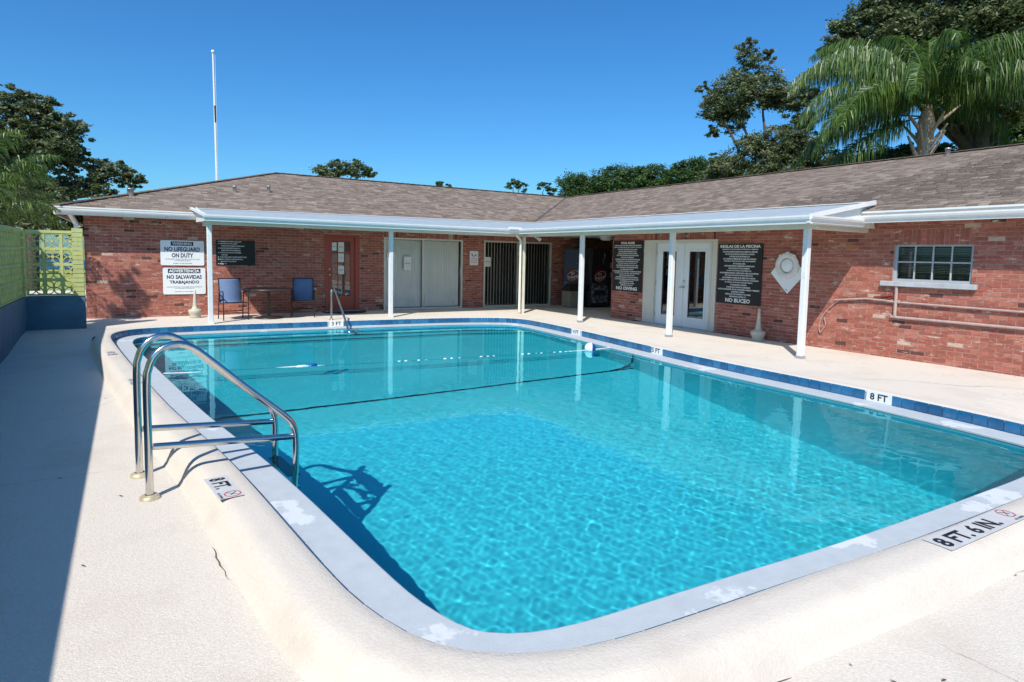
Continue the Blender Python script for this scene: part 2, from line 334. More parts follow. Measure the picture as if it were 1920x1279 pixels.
# deck: rings that run outward from the coping
c0 = LOOP.mean(0); lowp = deck_h(off(.17)[:, 0], off(.17)[:, 1]) < -.03
rings = [off(np.where(lowp, .285, .17)[:, None]), off(np.where(lowp, .29, .22)[:, None]), off(np.where(lowp, .30, .27)[:, None])]
for d in (.31, .34, .38, .45, .6, .9, 1.3, 1.8, 2.5, 3.5, 5, 8, 14):
    b = off(min(d, .45)); dirv = b - c0; dirv /= np.linalg.norm(dirv, axis=1)[:, None]
    rings.append(b + dirv * max(0, d - .45))
V = []; 
for k, r_ in enumerate(rings):
    z = deck_h(r_[:, 0], r_[:, 1]); V.append(np.c_[r_, z])
V = np.vstack(V); F = np.array([(k * n + i, k * n + (i + 1) % n, (k + 1) * n + (i + 1) % n, (k + 1) * n + i) for k in range(len(rings) - 1) for i in range(n)])
deck = struct(link('pool_deck', np_mesh('pool_deck', V, F, M['deck']), (0, 0, 0)))
# ground beyond
g = MB(); o4 = [(-900, -900), (900, -900), (900, 900), (-900, 900)]; i4 = [(-1.2, .8), (9.3, .8), (9.3, 15.3), (-1.2, 15.3)]
g.add([(x, y, -.32) for x, y in o4 + i4], [(0, 1, 5, 4), (1, 2, 6, 5), (2, 3, 7, 6), (3, 0, 4, 7)]); struct(g.build('lawn_ground', M['grass']))
# coping: flat top, rounded outer shoulder
prof = [(0, -.03), (0, -.010), (.004, -.003), (.012, .003), (.08, .004), (.15, .004), (.185, .001), (.215, -.008), (.245, -.027), (.27, -.055), (.29, -.09), (.31, -.125), (.335, -.15), (.36, -.18)]
V = np.vstack([np.c_[off(d), np.full(n, z)] for d, z in prof])
V[:, 2] += np.sin(V[:, 0] * 3.1 + V[:, 1] * 2.3) * .0025
F = np.array([(k * n + i, k * n + (i + 1) % n, (k + 1) * n + (i + 1) % n, (k + 1) * n + i) for k in range(len(prof) - 1) for i in range(n)])
struct(link('pool_coping', np_mesh('pool_coping', V, F, M['coping'], smooth=True), (0, 0, 0)))
# basin: ledge, walls
SUNW = smooth01(-.15, .35, NRM @ np.array([-math.sin(SUN_AZ), -math.cos(SUN_AZ)]))       # unseen left and near walls set back under the deck to shape underwater shadow
SUNW = SUNW[:, None]
def wall_loop(prof, name, mtl, parent=None, smooth=False, z0=0):
    V = np.vstack([np.c_[off(d), np.full(n, z)] for d, z in prof]); m_ = len(prof)
    F = np.array([(k * n + i, k * n + (i + 1) % n, (k + 1) * n + (i + 1) % n, (k + 1) * n + i) for k in range(m_ - 1) for i in range(n)])[:, ::-1]
    return link(name, np_mesh(name, V, F, mtl, smooth=smooth), (0, 0, 0), parent)
basin = struct(wall_loop([(-LEDGE_W + .012 + SUNW * .58, LEDGE_Z - .03), (-LEDGE_W + .012 + SUNW * .58, -3.2)], 'pool_basin', M['basin'], smooth=True)); W[basin] = Vector((0, 0, 0))
wall_loop([(.02, LEDGE_Z - .002), (-LEDGE_W + .01, LEDGE_Z), (-LEDGE_W, LEDGE_Z - .004), (-LEDGE_W, LEDGE_Z - .022), (-LEDGE_W + .03, LEDGE_Z - .022)], 'overflow_ledge', M['ledge'], basin, smooth=False)
wall_loop([(.006, -.004), (.006, LEDGE_Z - .01)], 'grout_band', M['grout'], basin)
# floor profile along Y, running on under the walls
fl = [(1.0, -2.5), (4.2, -2.5), (5.0, -2.38), (8.25, -1.5), (8.42, -1.47), (10.8, -1.2), (15.5, -1.0)]
mb = MB()
for (ya, za), (yb, zb) in zip(fl[:-1], fl[1:]):
    mb.add([(-1.5, ya, za), (9.6, ya, za), (9.6, yb, zb), (-1.5, yb, zb)], [(0, 1, 2, 3)])
fo = mb.build('pool_floor', M['basin'], basin)
mb = MB(); mb.add([(-1.5, 8.27, -1.488), (9.6, 8.27, -1.488), (9.6, 8.325, -1.475), (-1.5, 8.325, -1.475)], [(0, 1, 2, 3)])
mb.build('depth_break_line', M['darktile'], basin)
iw = off(-LEDGE_W + .008); kk = [i for i in range(n) if abs(iw[i, 1] - 8.297) < .2 and iw[i, 0] > 4]; xw_ = float(np.interp(8.297, sorted(iw[kk, 1]), iw[kk, 0][np.argsort(iw[kk, 1])]))
mb = MB(); pr = [(0, 0), (.28, .03), (.5, .12), (.66, .30), (.74, .55), (.76, 1.30)]     # coved foot of the wall, carrying the line up to the water
v = [(xw_ - .766 + a, y_, -1.478 + b) for a, b in pr for y_ in (8.27, 8.325)]; mb.add(v, [(2 * i, 2 * i + 2, 2 * i + 3, 2 * i + 1) for i in range(5)]); mb.build('depth_break_line', M['darktile'], basin)
# steps along the far wall, following its line
far = [(-1.2, 14.36), (.5, 14.36), (1.5, 14.37), (4, 14.25), (6.4, 14.07), (7.2, 13.92), (7.85, 13.7), (8.6, 13.35), (9.2, 13.0)]
for k, (o_, z_) in enumerate(((.66, -.36), (.98, -.58), (1.30, -.80))):
    mb = MB(); pts = [(x, y - o_) for x, y in far]; m_ = len(pts)
    v = [(x, y, z_) for x, y in pts] + [(x, 15.5, z_) for x, y in pts] + [(x, y, -1.6) for x, y in pts]
    mb.add(v, [(i, i + 1, m_ + i + 1, m_ + i) for i in range(m_ - 1)] + [(i, 2 * m_ + i, 2 * m_ + i + 1, i + 1) for i in range(m_ - 1)])
    st = mb.build('pool_step', M['basin'], basin)
    mb = MB()
    for i in range(m_ - 1):
        a, b = pts[i], pts[i + 1]; mb.add([(a[0], a[1] - .003, z_ + .003), (b[0], b[1] - .003, z_ + .003), (b[0], b[1] + .05, z_ + .003), (a[0], a[1] + .05, z_ + .003), (a[0], a[1] - .003, z_ - .05), (b[0], b[1] - .003, z_ - .05)], [(0, 1, 2, 3), (4, 5, 1, 0)])
    mb.build('step_edge_tiles', M['darktile'], st)
    st.cycles.is_caustics_receiver = True
for o in (basin, fo): o.cycles.is_caustics_receiver = True
# tiles round the water line: one object each on the far and right edge, the unseen rest joined
marks = {'3 FT': (4.06, 14.24), '4 FT': (8.34, 10.79), '5 FT': (8.0, 8.02), '8 FT': (7.76, 4.0)}
tm = [MB() for _ in range(10)]; tmesh = []
for k, t in enumerate(tm):
    hw = .0735; r = (k + .5) / 10; v = []
    for (x, z) in ((-hw, -.060), (hw, -.060), (hw, .056), (-hw, .056)): v.append((x, .0, z))
    for (x, z) in ((-hw + .004, -.056), (hw - .004, -.056), (hw - .004, .052), (-hw + .004, .052)): v.append((x, .009, z))
    t.add(v, [(4, 5, 6, 7), (0, 1, 5, 4), (1, 2, 6, 5), (2, 3, 7, 6), (3, 0, 4, 7)], r); tmesh.append(t.mesh('tile', M['tile'], (0, 0, 0)))
rest = MB(); mid = (LOOP + np.roll(LOOP, -1, 0)) / 2; nm = normals(mid)
for i in range(n):
    p = mid[i]; nn = nm[i]; ang = math.atan2(nn[1], nn[0]) - math.pi / 2                 # tile's -y... faces the pool centre
    if any(math.hypot(p[0] - a, p[1] - b) < .165 for a, b in marks.values()): continue
    vis = (p[1] > 13.2 or p[0] > 6.5) and p[1] > 2
    rz = ang + math.pi
    if vis:
        o = bpy.data.objects.new('tile', tmesh[random.randrange(10)]); COL.objects.link(o); o.parent = basin
        o.location = (p[0] - nn[0] * 0.0, p[1], -.0625); o.rotation_euler = (random.uniform(-.012, .012), 0, rz + random.uniform(-.01, .01)); W[o] = Vector(o.location)
    else:
        c, s_ = math.cos(rz), math.sin(rz); rest.add([(p[0] + x * c - y * s_, p[1] + x * s_ + y * c, z - .0625) for x, y, z in tm[i % 10].v], tm[i % 10].f, tm[i % 10].r[0])
stuff(rest.build('tile_course', M['tile'], basin))
for word, (mx_, my_) in marks.items():
    i = int(np.argmin(np.hypot(mid[:, 0] - mx_, mid[:, 1] - my_))); p, nn = mid[i], nm[i]; tv = Vector((nn[1], -nn[0], 0)); inn = Vector((-nn[0], -nn[1], 0))
    # plate on the tile face, its foot standing on the ledge
    right = Vector((nn[1], -nn[0], 0)); cc = Vector((mx_ if abs(nn[1]) > .7 else p[0], my_ if abs(nn[1]) <= .7 else p[1], 0)) + inn * .006
    mb = MB(); mb.obox(cc + Vector((0, 0, -.062)), right * .158, inn * .006, Vector((0, 0, .0625)))
    pl = mb.build('depth_marker', M['signwhite'], basin)
    text(word, M['inkblack'], pl, cc + inn * .0085 + Vector((0, 0, -.06)), .22, .085, (tuple(right), (0, 0, 1)), bold=.02)
# painted depth markers on the coping
def deck_marker(c, rt, up, wd, hg, body, tw, noent=True):
    c, rt, up = Vector(c), Vector(rt), Vector(up); mb = MB()
    mb.add([c - rt * wd / 2 - up * hg / 2, c + rt * wd / 2 - up * hg / 2, c + rt * wd / 2 + up * hg / 2, c - rt * wd / 2 + up * hg / 2], [(0, 1, 2, 3)])
    o = mb.build('depth_marking', M['markplate'], None)
    text(body, M['inkblack'], o, c - rt * (wd / 2 - tw / 2 - .03) + Vector((0, 0, .001)), tw, hg * .70, (tuple(rt), tuple(up)), bold=.035)
    if noent:
        mb = MB(); cc = c + rt * (wd / 2 - hg * .42) + up * hg * .13 + Vector((0, 0, .0012)); r1, r2 = hg * .36, hg * .31; m_ = 8; v = []
        for r in (r1, r2):
            for k in range(m_): a = 2 * math.pi * (k + .5) / m_; v.append(cc + rt * r * math.cos(a) + up * r * math.sin(a))
        f = [(k, (k + 1) % m_, m_ + (k + 1) % m_, m_ + k) for k in range(m_)]
        mb.add(v, f); d1 = (rt + up * .9).normalized(); d2 = (rt - up * .9).normalized()
        s = d1.cross(Vector((0, 0, 1))) * hg * .018
        mb.add([cc - d1 * r2 - s, cc + d1 * r2 - s, cc + d1 * r2 + s, cc - d1 * r2 + s], [(0, 1, 2, 3)])
        mb.build('no_diving_symbol', M['inkred'], o)
        mb = MB(); s = d2.cross(Vector((0, 0, 1))) * hg * .022; cc2 = cc + Vector((0, 0, .0006)); mb.add([cc2 - d2 * r2 * .8 - s, cc2 + d2 * r2 * .5 - s, cc2 + d2 * r2 * .5 + s, cc2 - d2 * r2 * .8 + s], [(0, 1, 2, 3)])
        mb.build('diver_figure', M['inkblack'], o)
        text('NO DIVING', M['inkblack'], o, c + rt * (wd / 2 - hg * .42) - up * hg * .36 + Vector((0, 0, .001)), hg * .75, hg * .11, (tuple(rt), tuple(up)), bold=.02)
    return o
M['markplate'] = mat('worn_marker_plate', (.52, .52, .52), .6, var=.06, scale=12, dirt=(.62, .56, .5), dscale=9, dlo=.6, dhi=.8)
t_ = Vector((.115, -1, 0)).normalized()
tag(deck_marker((.50, 4.40, .0095), t_, Vector((1, .115, 0)).normalized(), .44, .15, '8 FT.', .22), 'white 8 FT. depth marking on the coping beside the near ladder', 'depth marking')
tag(deck_marker((4.29, 1.585, .0095), (.999, -.02, 0), (.02, .999, 0), .95, .155, '8 FT. 6 IN.', .66), 'long 8 FT. 6 IN. depth marking on the near coping at the right', 'depth marking')
tag(deck_marker((.035, 8.50, .0095), t_, Vector((1, .115, 0)).normalized(), .34, .13, '5 FT.', .15), 'worn depth marking half hidden behind the ladder rails', 'depth marking')
tag(deck_marker((-.24, 10.95, .0095), t_, Vector((1, .115, 0)).normalized(), .34, .13, '4 FT.', .15), 'small worn depth marking farthest along the left coping', 'depth marking')
# water
gx, gy = np.arange(-.7, 8.25, .0135), np.arange(1.4, 14.1, .0135); X, Y = np.meshgrid(gx, gy); Z = np.zeros_like(X)
for i in range(64):
    a = RNG.uniform(0, 2 * np.pi); l = .06 + .22 * RNG.uniform(0, 1) ** 1.5; k = 2 * np.pi / l
    Z += .00015 * l * np.sin(k * (X * np.cos(a) + Y * np.sin(a)) + RNG.uniform(0, 6.28) + .8 * np.sin(X * .7 + i) + .8 * np.sin(Y * .6 + 2 * i))
for i in range(14):
    a = RNG.uniform(-.5, .5) + .8; l = RNG.uniform(.8, 2.2); k = 2 * np.pi / l
    Z += .00012 * l * np.sin(k * (X * np.cos(a) + Y * np.sin(a)) + RNG.uniform(0, 6.28))
def patch(x, y, rx, ry, ang=0):
    c, s = math.cos(ang), math.sin(ang); u = (X - x) * c + (Y - y) * s; v = -(X - x) * s + (Y - y) * c; return np.exp(-(u / rx) ** 2 - (v / ry) ** 2)
amp = .42 + .58 * (1 - smooth01(4, 10, Y)) + .5 * patch(4.9, 3.3, 1.5, .25, -.25) + .3 * patch(3.4, 8.0, 1.6, .8)
Z = Z * amp + WATER_Z
ins = inside(off(-LEDGE_W + .03 + SUNW * .53), X, Y); ny, nx = X.shape  # sheet widened under the ledge there too, so sunlight reaches the floor
idx = np.arange(nx * ny).reshape(ny, nx); cell = ins[:-1, :-1] | ins[1:, 1:] | ins[:-1, 1:] | ins[1:, :-1]
F = np.stack([idx[:-1, :-1][cell], idx[:-1, 1:][cell], idx[1:, 1:][cell], idx[1:, :-1][cell]], 1)
used = np.zeros(nx * ny, bool); used[F.ravel()] = True; rem = np.cumsum(used) - 1
V = np.stack([X, Y, Z], -1).reshape(-1, 3)[used]; F = rem[F]
water = struct(link('pool_water', np_mesh('pool_water', V, F, M['water'], smooth=True), (0, 0, 0))); water.cycles.is_caustics_caster = True
# ------------------------------------------------------------------ clubhouse
YW, XW, YE = 16.54, 10.86, 12.58                      # back wall face, right wing face, end of the right wing
S, ZE = .295, 2.43                                    # roof slope, height of the shingle edge
club = thing('brick_clubhouse', 'L-shaped red brick clubhouse with brown shingle roof and white patio cover behind the pool', 'building', (5, 17, 0))
OPB = [(4.417, 5.345, -.1, 2.04), (6.035, 8.47, -.1, 2.02), (9.19, 11.69, -.1, 2.03)]     # red door, two sliding doors
OPR = [(9.15, 11.385, -.1, 2.03), (4.363, 5.505, 1.29, 1.885)]                              # french door, window
def wall_core(name, u0, u1, z1, ops, fn):
    mb = MB(); us = sorted({u0, u1, *[o[0] for o in ops], *[o[1] for o in ops]})
    for a, b in zip(us[:-1], us[1:]):
        op = [o for o in ops if o[0] < (a + b) / 2 < o[1]]; spans = [(-.3, z1)]
        if op: o = op[0]; spans = ([(-.3, o[2])] if o[2] > 0 else []) + [(o[3], z1)]
        for za, zb in spans: mb.prism([(a, za), (b, za), (b, zb), (a, zb)], .0015, .22, fn)
    return mb.build(name, M['mortar'], club)
fB = lambda u, z, t: (u, YW + t, z); fR = lambda u, z, t: (XW + t, u, z)
wb = wall_core('back_wall', -.8, 14.6, 2.5, OPB, fB)
wr = wall_core('wing_wall', -6.0, YE, 2.5, OPR, fR)
mb = MB(); mb.box(XW + .02, 17, YE - .2, YE, -.3, 2.6); mb.build('end_wall', M['mortar'], club); mb = MB(); mb.box(14.4, 14.6, YE, YW + .1, -.3, 2.6); mb.build('passage_wall', M['mortar'], club); mb = MB(); mb.box(-.8, -.6, YW + .22, 27, -.3, 2.4); mb.build('gable_wall', M['mortar'], club)
# bricks
BL, BH, JT = .203, .0580, .0100
def lay(u0, u1, z0, z1, ops):
    out = []; z = z0; k = 0; sold = [o for o in ops if o[1] - o[0] > 1.0]
    while z + BH < z1:
        off_ = -(BL + JT) / 2 if k % 2 else 0; u = u0 + off_
        while u < u1:
            a, b = max(u, u0), min(u + BL, u1)
            segs = [(a, b)]
            for o in ops:
                top = o[3] + (.215 if o in sold else 0)
                if z + BH > o[2] - .002 and z < top:
                    ns = []
                    for p, q in segs:
                        if q <= o[0] or p >= o[1]: ns.append((p, q)); continue
                        if p < o[0]: ns.append((p, o[0] - .004))
                        if q > o[1]: ns.append((o[1] + .004, q))
                    segs = ns
            out += [(p, q, z, z + BH) for p, q in segs if q - p > .02]
            u += BL + JT
        z += BH + JT; k += 1
    for o in sold:
        u = o[0] + .002; kk = math.ceil((o[3] + .215 - z0) / (BH + JT) - 1e-6); zt = min(z0 + kk * (BH + JT) - JT, z1)
        while u + BH <= o[1] + .01: out.append((u, u + BH, o[3] + .004, zt)); u += BH + JT
    return out
bricks = [('B', *b) for b in lay(-.8, 14.3, -.03, 2.36, OPB)] + [('R', *b) for b in lay(-.6, YE, -.03, 2.36, OPR)]
def bval(b): 
    r = random.random(); return max(r, .001)
def brick_size(b):
    x, y = ((b[1] + b[2]) / 2, YW) if b[0] == 'B' else (XW, (b[1] + b[2]) / 2)
    dep = x * .5243 + y * .8475; u = (x * .85116 - y * .5245) / dep * 1165.66 + 960
    return 1e9 if u > 1925 or b[2] - b[1] < .19 or (b[0] == 'B') else dep
order = sorted(bricks, key=brick_size); single = set(map(id, order[:300]))
var = []
for k in range(40):
    mb = MB(); h = (BL / 2, .0012 + random.uniform(0, .0035), BH / 2); j = lambda: random.uniform(-.0015, .0015)
    r = (k + .5) / 40
    v = [(-h[0] + j(), -h[1], -h[2] + j()), (h[0] + j(), -h[1], -h[2] + j()), (h[0] + j(), -h[1], h[2] + j()), (-h[0] + j(), -h[1], h[2] + j()), (-h[0], .02, -h[2]), (h[0], .02, -h[2]), (h[0], .02, h[2]), (-h[0], .02, h[2])]
    mb.add(v, [(0, 1, 2, 3), (1, 5, 6, 2), (5, 4, 7, 6), (4, 0, 3, 7), (3, 2, 6, 7), (4, 5, 1, 0)], r); var.append(mb.mesh('brick', M['brick'], (0, 0, 0)))
jb = MB()
for b in bricks:
    u, zc = (b[1] + b[2]) / 2, (b[3] + b[4]) / 2
    if id(b) in single:
        o = bpy.data.objects.new('brick', var[min(39, int(bval(b) * 40))]); COL.objects.link(o); o.parent = wr
        p = Vector((XW, u, zc)); W[o] = p; o.location = p - W[wr]; o.rotation_euler = (0, 0, R(-90)); o.scale = ((b[2] - b[1]) / BL, 1, 1)
    else:
        d = .0012 + random.uniform(0, .0035); j = [random.uniform(-.0015, .0015) for _ in range(8)]; fn = fB if b[0] == 'B' else fR
        q = [(b[1] + j[0], b[3] + j[1]), (b[2] + j[2], b[3] + j[3]), (b[2] + j[4], b[4] + j[5]), (b[1] + j[6], b[4] + j[7])]
        if b[0] == 'R': q = q[::-1]
        v = [fn(a, c, -d) for a, c in q] + [fn(a, c, .015) for a, c in q]
        jb.add(v, [(0, 1, 2, 3), (0, 4, 5, 1), (1, 5, 6, 2), (2, 6, 7, 3), (3, 7, 4, 0)], bval(b))
stuff(jb.build('brick_courses', M['brick'], club))
# roof planes
ZR = ZE + S * 5.8; XR = 10.43 + 5.8; YR = 16.1 + 5.8; XH = 4.2
mb = MB()
q = lambda *p: mb.add(list(p), [tuple(range(len(p)))])
q((-1.25, 16.1, ZE), (10.43, 16.1, ZE), (XR, YR, ZR), (XH, YR, ZR))
q((10.43, 16.1, ZE), (10.43, -7, ZE), (XR, -7, ZR), (XR, YR, ZR))
q((-1.25, 16.1, ZE), (XH, YR, ZR), (-1.25, 27.7, ZE)); q((XH, YR, ZR), (XR, YR, ZR), (XR + 5.8, 27.7, ZE), (-1.25, 27.7, ZE))
q((XR, -7, ZR), (XR + 5.8, -7, ZE), (XR + 5.8, 27.7, ZE), (XR, YR, ZR)); q((10.43, -7, ZE), (XR + 5.8, -7, ZE), (XR, -7, ZR))
roof = mb.build('roof', M['underlay'], club)
cosS = 1 / math.sqrt(1 + S * S); EX = .135; jb = MB(); tabs = []
nrow = int(5.8 / cosS / EX) + 1
for k in range(nrow):
    s0 = k * EX * cosS; 
    for kind in 'BW':
        if kind == 'B': a0, a1 = -1.25 + s0 * (XH + 1.25) / 5.8, 10.43 + s0
        else: a0, a1 = -3.0, 16.1 + s0
        u = a0 - random.uniform(0, .3)
        while u < a1:
            wdt = random.choice((.14, .18, .24, .3)); p, r_ = max(u + .003, a0), min(u + wdt - .003, a1); u += wdt
            if r_ - p > .03: tabs.append((kind, p, r_, s0, random.random()))
def tab_depth(t):
    if t[0] == 'B': return 1e9
    x, y = 10.43 + t[3], (t[1] + t[2]) / 2; dep = x * .5243 + y * .8475; u = (x * .85116 - y * .5245) / dep * 1165.66 + 960
    return 1e9 if u > 1915 or t[2] - t[1] < .16 or t[3] < .3 else dep
tset = set(map(id, sorted(tabs, key=tab_depth)[:300])); tvar = {}
for t in tabs:
    kind, p, r_, s0, rv = t; s1 = min(s0 + (EX + .02) * cosS, 5.8); th = .006 + .007 * rv
    z0, z1 = ZE + S * s0 + th + .004, ZE + S * s1 + .006
    if id(t) in tset:
        key = (round(r_ - p, 2), int(rv * 8)); 
        if key not in tvar:
            m2 = MB(); L_ = key[0] / 2; dz = S * (EX + .02) * cosS - .006 - .004; thh = .006 + .007 * (key[1] + .5) / 8
            m2.add([(0, -L_, thh), (0, L_, thh), ((EX + .02) * cosS, L_, dz), ((EX + .02) * cosS, -L_, dz), (0, -L_, -.006), (0, L_, -.006)], [(0, 3, 2, 1), (0, 1, 5, 4)], (key[1] + .5) / 8)
            tvar[key] = m2.mesh('shingle', M['shingle'], (0, 0, 0))
        o = bpy.data.objects.new('shingle', tvar[key]); COL.objects.link(o); o.parent = roof; pt = Vector((10.43 + s0, (p + r_) / 2, ZE + S * s0 + .004)); W[o] = pt; o.location = pt - W[roof]
    elif kind == 'B': jb.add([(p, 16.1 + s0, z0), (r_, 16.1 + s0, z0), (r_, 16.1 + s1, z1), (p, 16.1 + s1, z1), (p, 16.1 + s0, z0 - .02), (r_, 16.1 + s0, z0 - .02)], [(0, 1, 2, 3), (4, 5, 1, 0)], max(rv, .001))
    else: jb.add([(10.43 + s0, p, z0), (10.43 + s0, r_, z0), (10.43 + s1, r_, z1), (10.43 + s1, p, z1), (10.43 + s0, p, z0 - .02), (10.43 + s0, r_, z0 - .02)], [(0, 3, 2, 1), (0, 1, 5, 4)], max(rv, .001))
stuff(jb.build('shingle_courses', M['shingle'], roof))
mb = MB()
def caps(a, b):
    a, b = Vector(a), Vector(b); L = (b - a).length; k = int(L / .22); d = (b - a) / L
    for i in range(k):
        p = a + d * (i * .22); mb.bar(p + Vector((0, 0, .018)), p + d * .25 + Vector((0, 0, .010)), .24, .016, rnd=max(.01, random.random() * .35))
caps((XH, YR, ZR), (XR, YR, ZR)); caps((XR, -4, ZR), (XR, YR, ZR)); caps((-1.25, 16.1, ZE), (XH, YR, ZR))
stuff(mb.build('ridge_caps', M['shingle'], roof))
mb = MB(); mb.bar((10.43, 16.1, ZE + .012), (XR, YR, ZR + .012), .10, .014); mb.build('valley_flashing', M['underlay'], roof)
# roof vents
for x, y, h, r in ((2.52, 18.5, .15, .045), (3.453, 18.8, .16, .045), (.10, 17.38, .15, .07), ):
    z = ZE + S * (y - 16.1); mb = MB(); mb.lathe([(r, -.05), (r, h), (r + .012, h), (r + .012, h + .02), (r * .5, h + .03)], (x, y, z), 12); v = mb.build('vent_pipe', M['galv'], roof)
    mb = MB(); mb.lathe([(r * 2.4, 0), (r * 1.6, .025), (r, .04)], (x, y, z + .015), 12); mb.build('flashing', M['galv'], v) if False else None
mb = MB(); x, y = 15.9, 7.05; z = ZE + S * (x - 10.43); mb.lathe([(.05, -.05), (.05, .14), (.062, .14), (.062, .17), (.02, .18)], (x, y, z), 12); mb.build('vent_pipe', M['galv'], roof)
# fascia, drip edge, gutters of the main eaves
def gutter(name, a, b, outdir, top, h=.115, wdt=.11):
    """K-style gutter profile swept from a to b; outdir points away from the wall"""
    a, b, o_ = Vector(a), Vector(b), Vector(outdir); prof = [(0, 0), (wdt * .55, 0), (wdt * .62, h * .35), (wdt * .9, h * .55), (wdt, h * .8), (wdt, h), (wdt - .012, h), (wdt - .014, h * .82), (.008, h * .7), (0, h)]
    mb = MB(); v = []
    for p in (a, b): v += [p + o_ * u + Vector((0, 0, top - h + t)) for u, t in prof]
    m_ = len(prof); mb.add(v, [(i, (i + 1) % m_, m_ + (i + 1) % m_, m_ + i) for i in range(m_)] + [tuple(range(m_)), tuple(range(m_, 2 * m_))])
    return mb.build(name, M['white'], club)
mb = MB(); mb.box(-1.27, 1.42, 16.125, 16.15, 2.25, ZE - .004); mb.box(-1.285, -1.26, 16.11, 27.7, 2.25, ZE - .004); mb.build('fascia', M['white'], club)
mb = MB(); mb.box(10.455, 10.48, -7, 5.86, 2.25, ZE - .004); mb.build('fascia', M['white'], club)
mb = MB(); mb.box(-1.28, 1.4, 16.06, 16.124, ZE - .035, ZE - .006); mb.build('drip_edge', M['white'], club); mb = MB(); mb.box(10.39, 10.454, -7, 5.84, ZE - .035, ZE - .006); mb.build('drip_edge', M['white'], club)
gutter('gutter', (-1.26, 16.122, 0), (1.36, 16.122, 0), (0, -1, 0), 2.375)
gutter('gutter', (10.452, -7, 0), (10.452, 5.80, 0), (-1, 0, 0), 2.355, .12)
mb = MB(); mb.box(-1.26, 1.6, 16.151, 16.6, 2.365, 2.38); mb.box(10.481, 10.9, -7, 12.6, 2.365, 2.38); mb.build('soffit', M['soffit'], club)
# patio cover
PX, PY, PZ = 9.0, 14.25, 2.285
mb = MB(); T = .03
A_ = [(1.38, PY, PZ), (PX, PY, PZ), (10.76, 16.42, 2.615), (1.30, 16.36, 2.52)]
B_ = [(PX, 5.85, PZ), (10.72, 5.80, 2.59), (10.76, 16.42, 2.615), (PX, PY, PZ)]
for q_ in (A_, B_): mb.add(q_ + [(x, y, z - T) for x, y, z in q_], [(0, 1, 2, 3), (7, 6, 5, 4), (0, 4, 5, 1), (1, 5, 6, 2), (2, 6, 7, 3), (3, 7, 4, 0)])
pc = mb.build('patio_roof', M['roofsheet'], club)
mb = MB(); mb.bar((1.36, PY + .01, PZ + .006), (1.29, 16.34, 2.525), .07, .05); mb.build('edge_trim', M['white'], pc); mb = MB(); mb.bar((PX, 5.83, PZ), (10.70, 5.79, 2.592), .05, .07); mb.build('edge_trim', M['white'], pc)
mb = MB(); mb.bar((1.4, 16.35, 2.532), (10.78, 16.42, 2.63), .07, .012); mb.bar((10.74, 16.38, 2.628), (10.71, 5.8, 2.603), .07, .012); mb.build('upper_flashing', M['white'], pc)
gutter('gutter', (1.34, PY + .01, 0), (PX + .01, PY + .01, 0), (0, -1, 0), PZ + .012, .13, .1)
gutter('gutter', (PX + .01, 5.80, 0), (PX + .01, PY - .02, 0), (-1, 0, 0), PZ + .012, .13, .1)
gutter('gutter', (PX - .06, 5.86, 0), (10.46, 5.86, 0), (0, -1, 0), PZ + .008, .115, .1)
mb = MB(); mb.add([(9.0, 5.845, 2.16), (10.86, 5.845, 2.16), (10.70, 5.845, 2.56), (9.0, 5.845, PZ - .01), (9.0, 5.865, 2.16), (10.86, 5.865, 2.16), (10.70, 5.865, 2.56), (9.0, 5.865, PZ - .01)], [(0, 1, 2, 3), (4, 7, 6, 5), (0, 4, 5, 1), (3, 2, 6, 7)]); mb.build('gable_board', M['white'], pc)
mb = MB(); mb.add([(1.36, 14.3, 2.16), (1.36, 16.1, 2.20), (1.36, 16.1, 2.55), (1.36, 14.3, PZ), (1.38, 14.3, 2.16), (1.38, 16.1, 2.20), (1.38, 16.1, 2.55), (1.38, 14.3, PZ)], [(0, 3, 2, 1), (4, 5, 6, 7), (3, 7, 6, 2)]); mb.build('gable_board', M['white'], pc)
mb = MB(); mb.box(1.40, 9.40, 14.50, 14.62, 2.105, 2.20); mb.box(9.28, 9.40, 5.92, 14.498, 2.107, 2.202); mb.box(9.402, 10.86, 5.95, 6.07, 2.10, 2.235); mb.box(1.42, 1.52, 14.622, 15.3, 2.09, 2.2)
mb.build('beam', M['cream'], club)
mb = MB(); mb.box(1.39, 9.27, 14.25, 14.5, 2.185, 2.199); mb.box(9.03, 9.278, 5.9, 14.25, 2.186, 2.2); mb.box(1.5, 14.3, 14.625, 16.55, 2.215, 2.235); mb.box(9.405, 10.95, 5.98, 14.624, 2.217, 2.237); mb.box(10.951, 14.4, 12.6, 14.624, 2.214, 2.234); mb.build('patio_ceiling', M['soffit'], club)
for x, y in ((1.478, 14.59), (5.5, 14.59), (9.33, 11.924), (9.33, 9.0), (9.33, 6.083)):
    mb = MB(); h = .048; ch = .008; pr = [(-h + ch, -h), (h - ch, -h), (h, -h + ch), (h, h - ch), (h - ch, h), (-h + ch, h), (-h, h - ch), (-h, -h + ch)]
    mb.prism(pr, -.02, 2.108, lambda u, v, t: (x + u, y + v, t)); co = mb.build('column', M['white'], club)
    mb = MB(); mb.box(x - .056, x + .056, y - .056, y + .056, .003, .045); mb.build('base_bracket', M['galv'] if x > 9 else M['white'], co)
mb = MB(); mb.box(9.235, 9.30, 14.39, 14.455, 0, 2.11); mb.build('column', M['cream'], club)
mb = MB(); mb.tube([(8.93, 14.27, 2.17), (8.95, 14.29, 2.12), (9.11, 14.36, 2.02), (9.125, 14.37, 1.93), (9.125, 14.37, .06), (9.10, 14.33, .02)], .036, 8)
dsp = mb.build('downspout', M['cream'], club)
mb = MB()
for z in (1.62, .62): mb.box(9.075, 9.175, 14.365, 14.41, z, z + .03)
mb.build('strap', M['galv'], dsp)
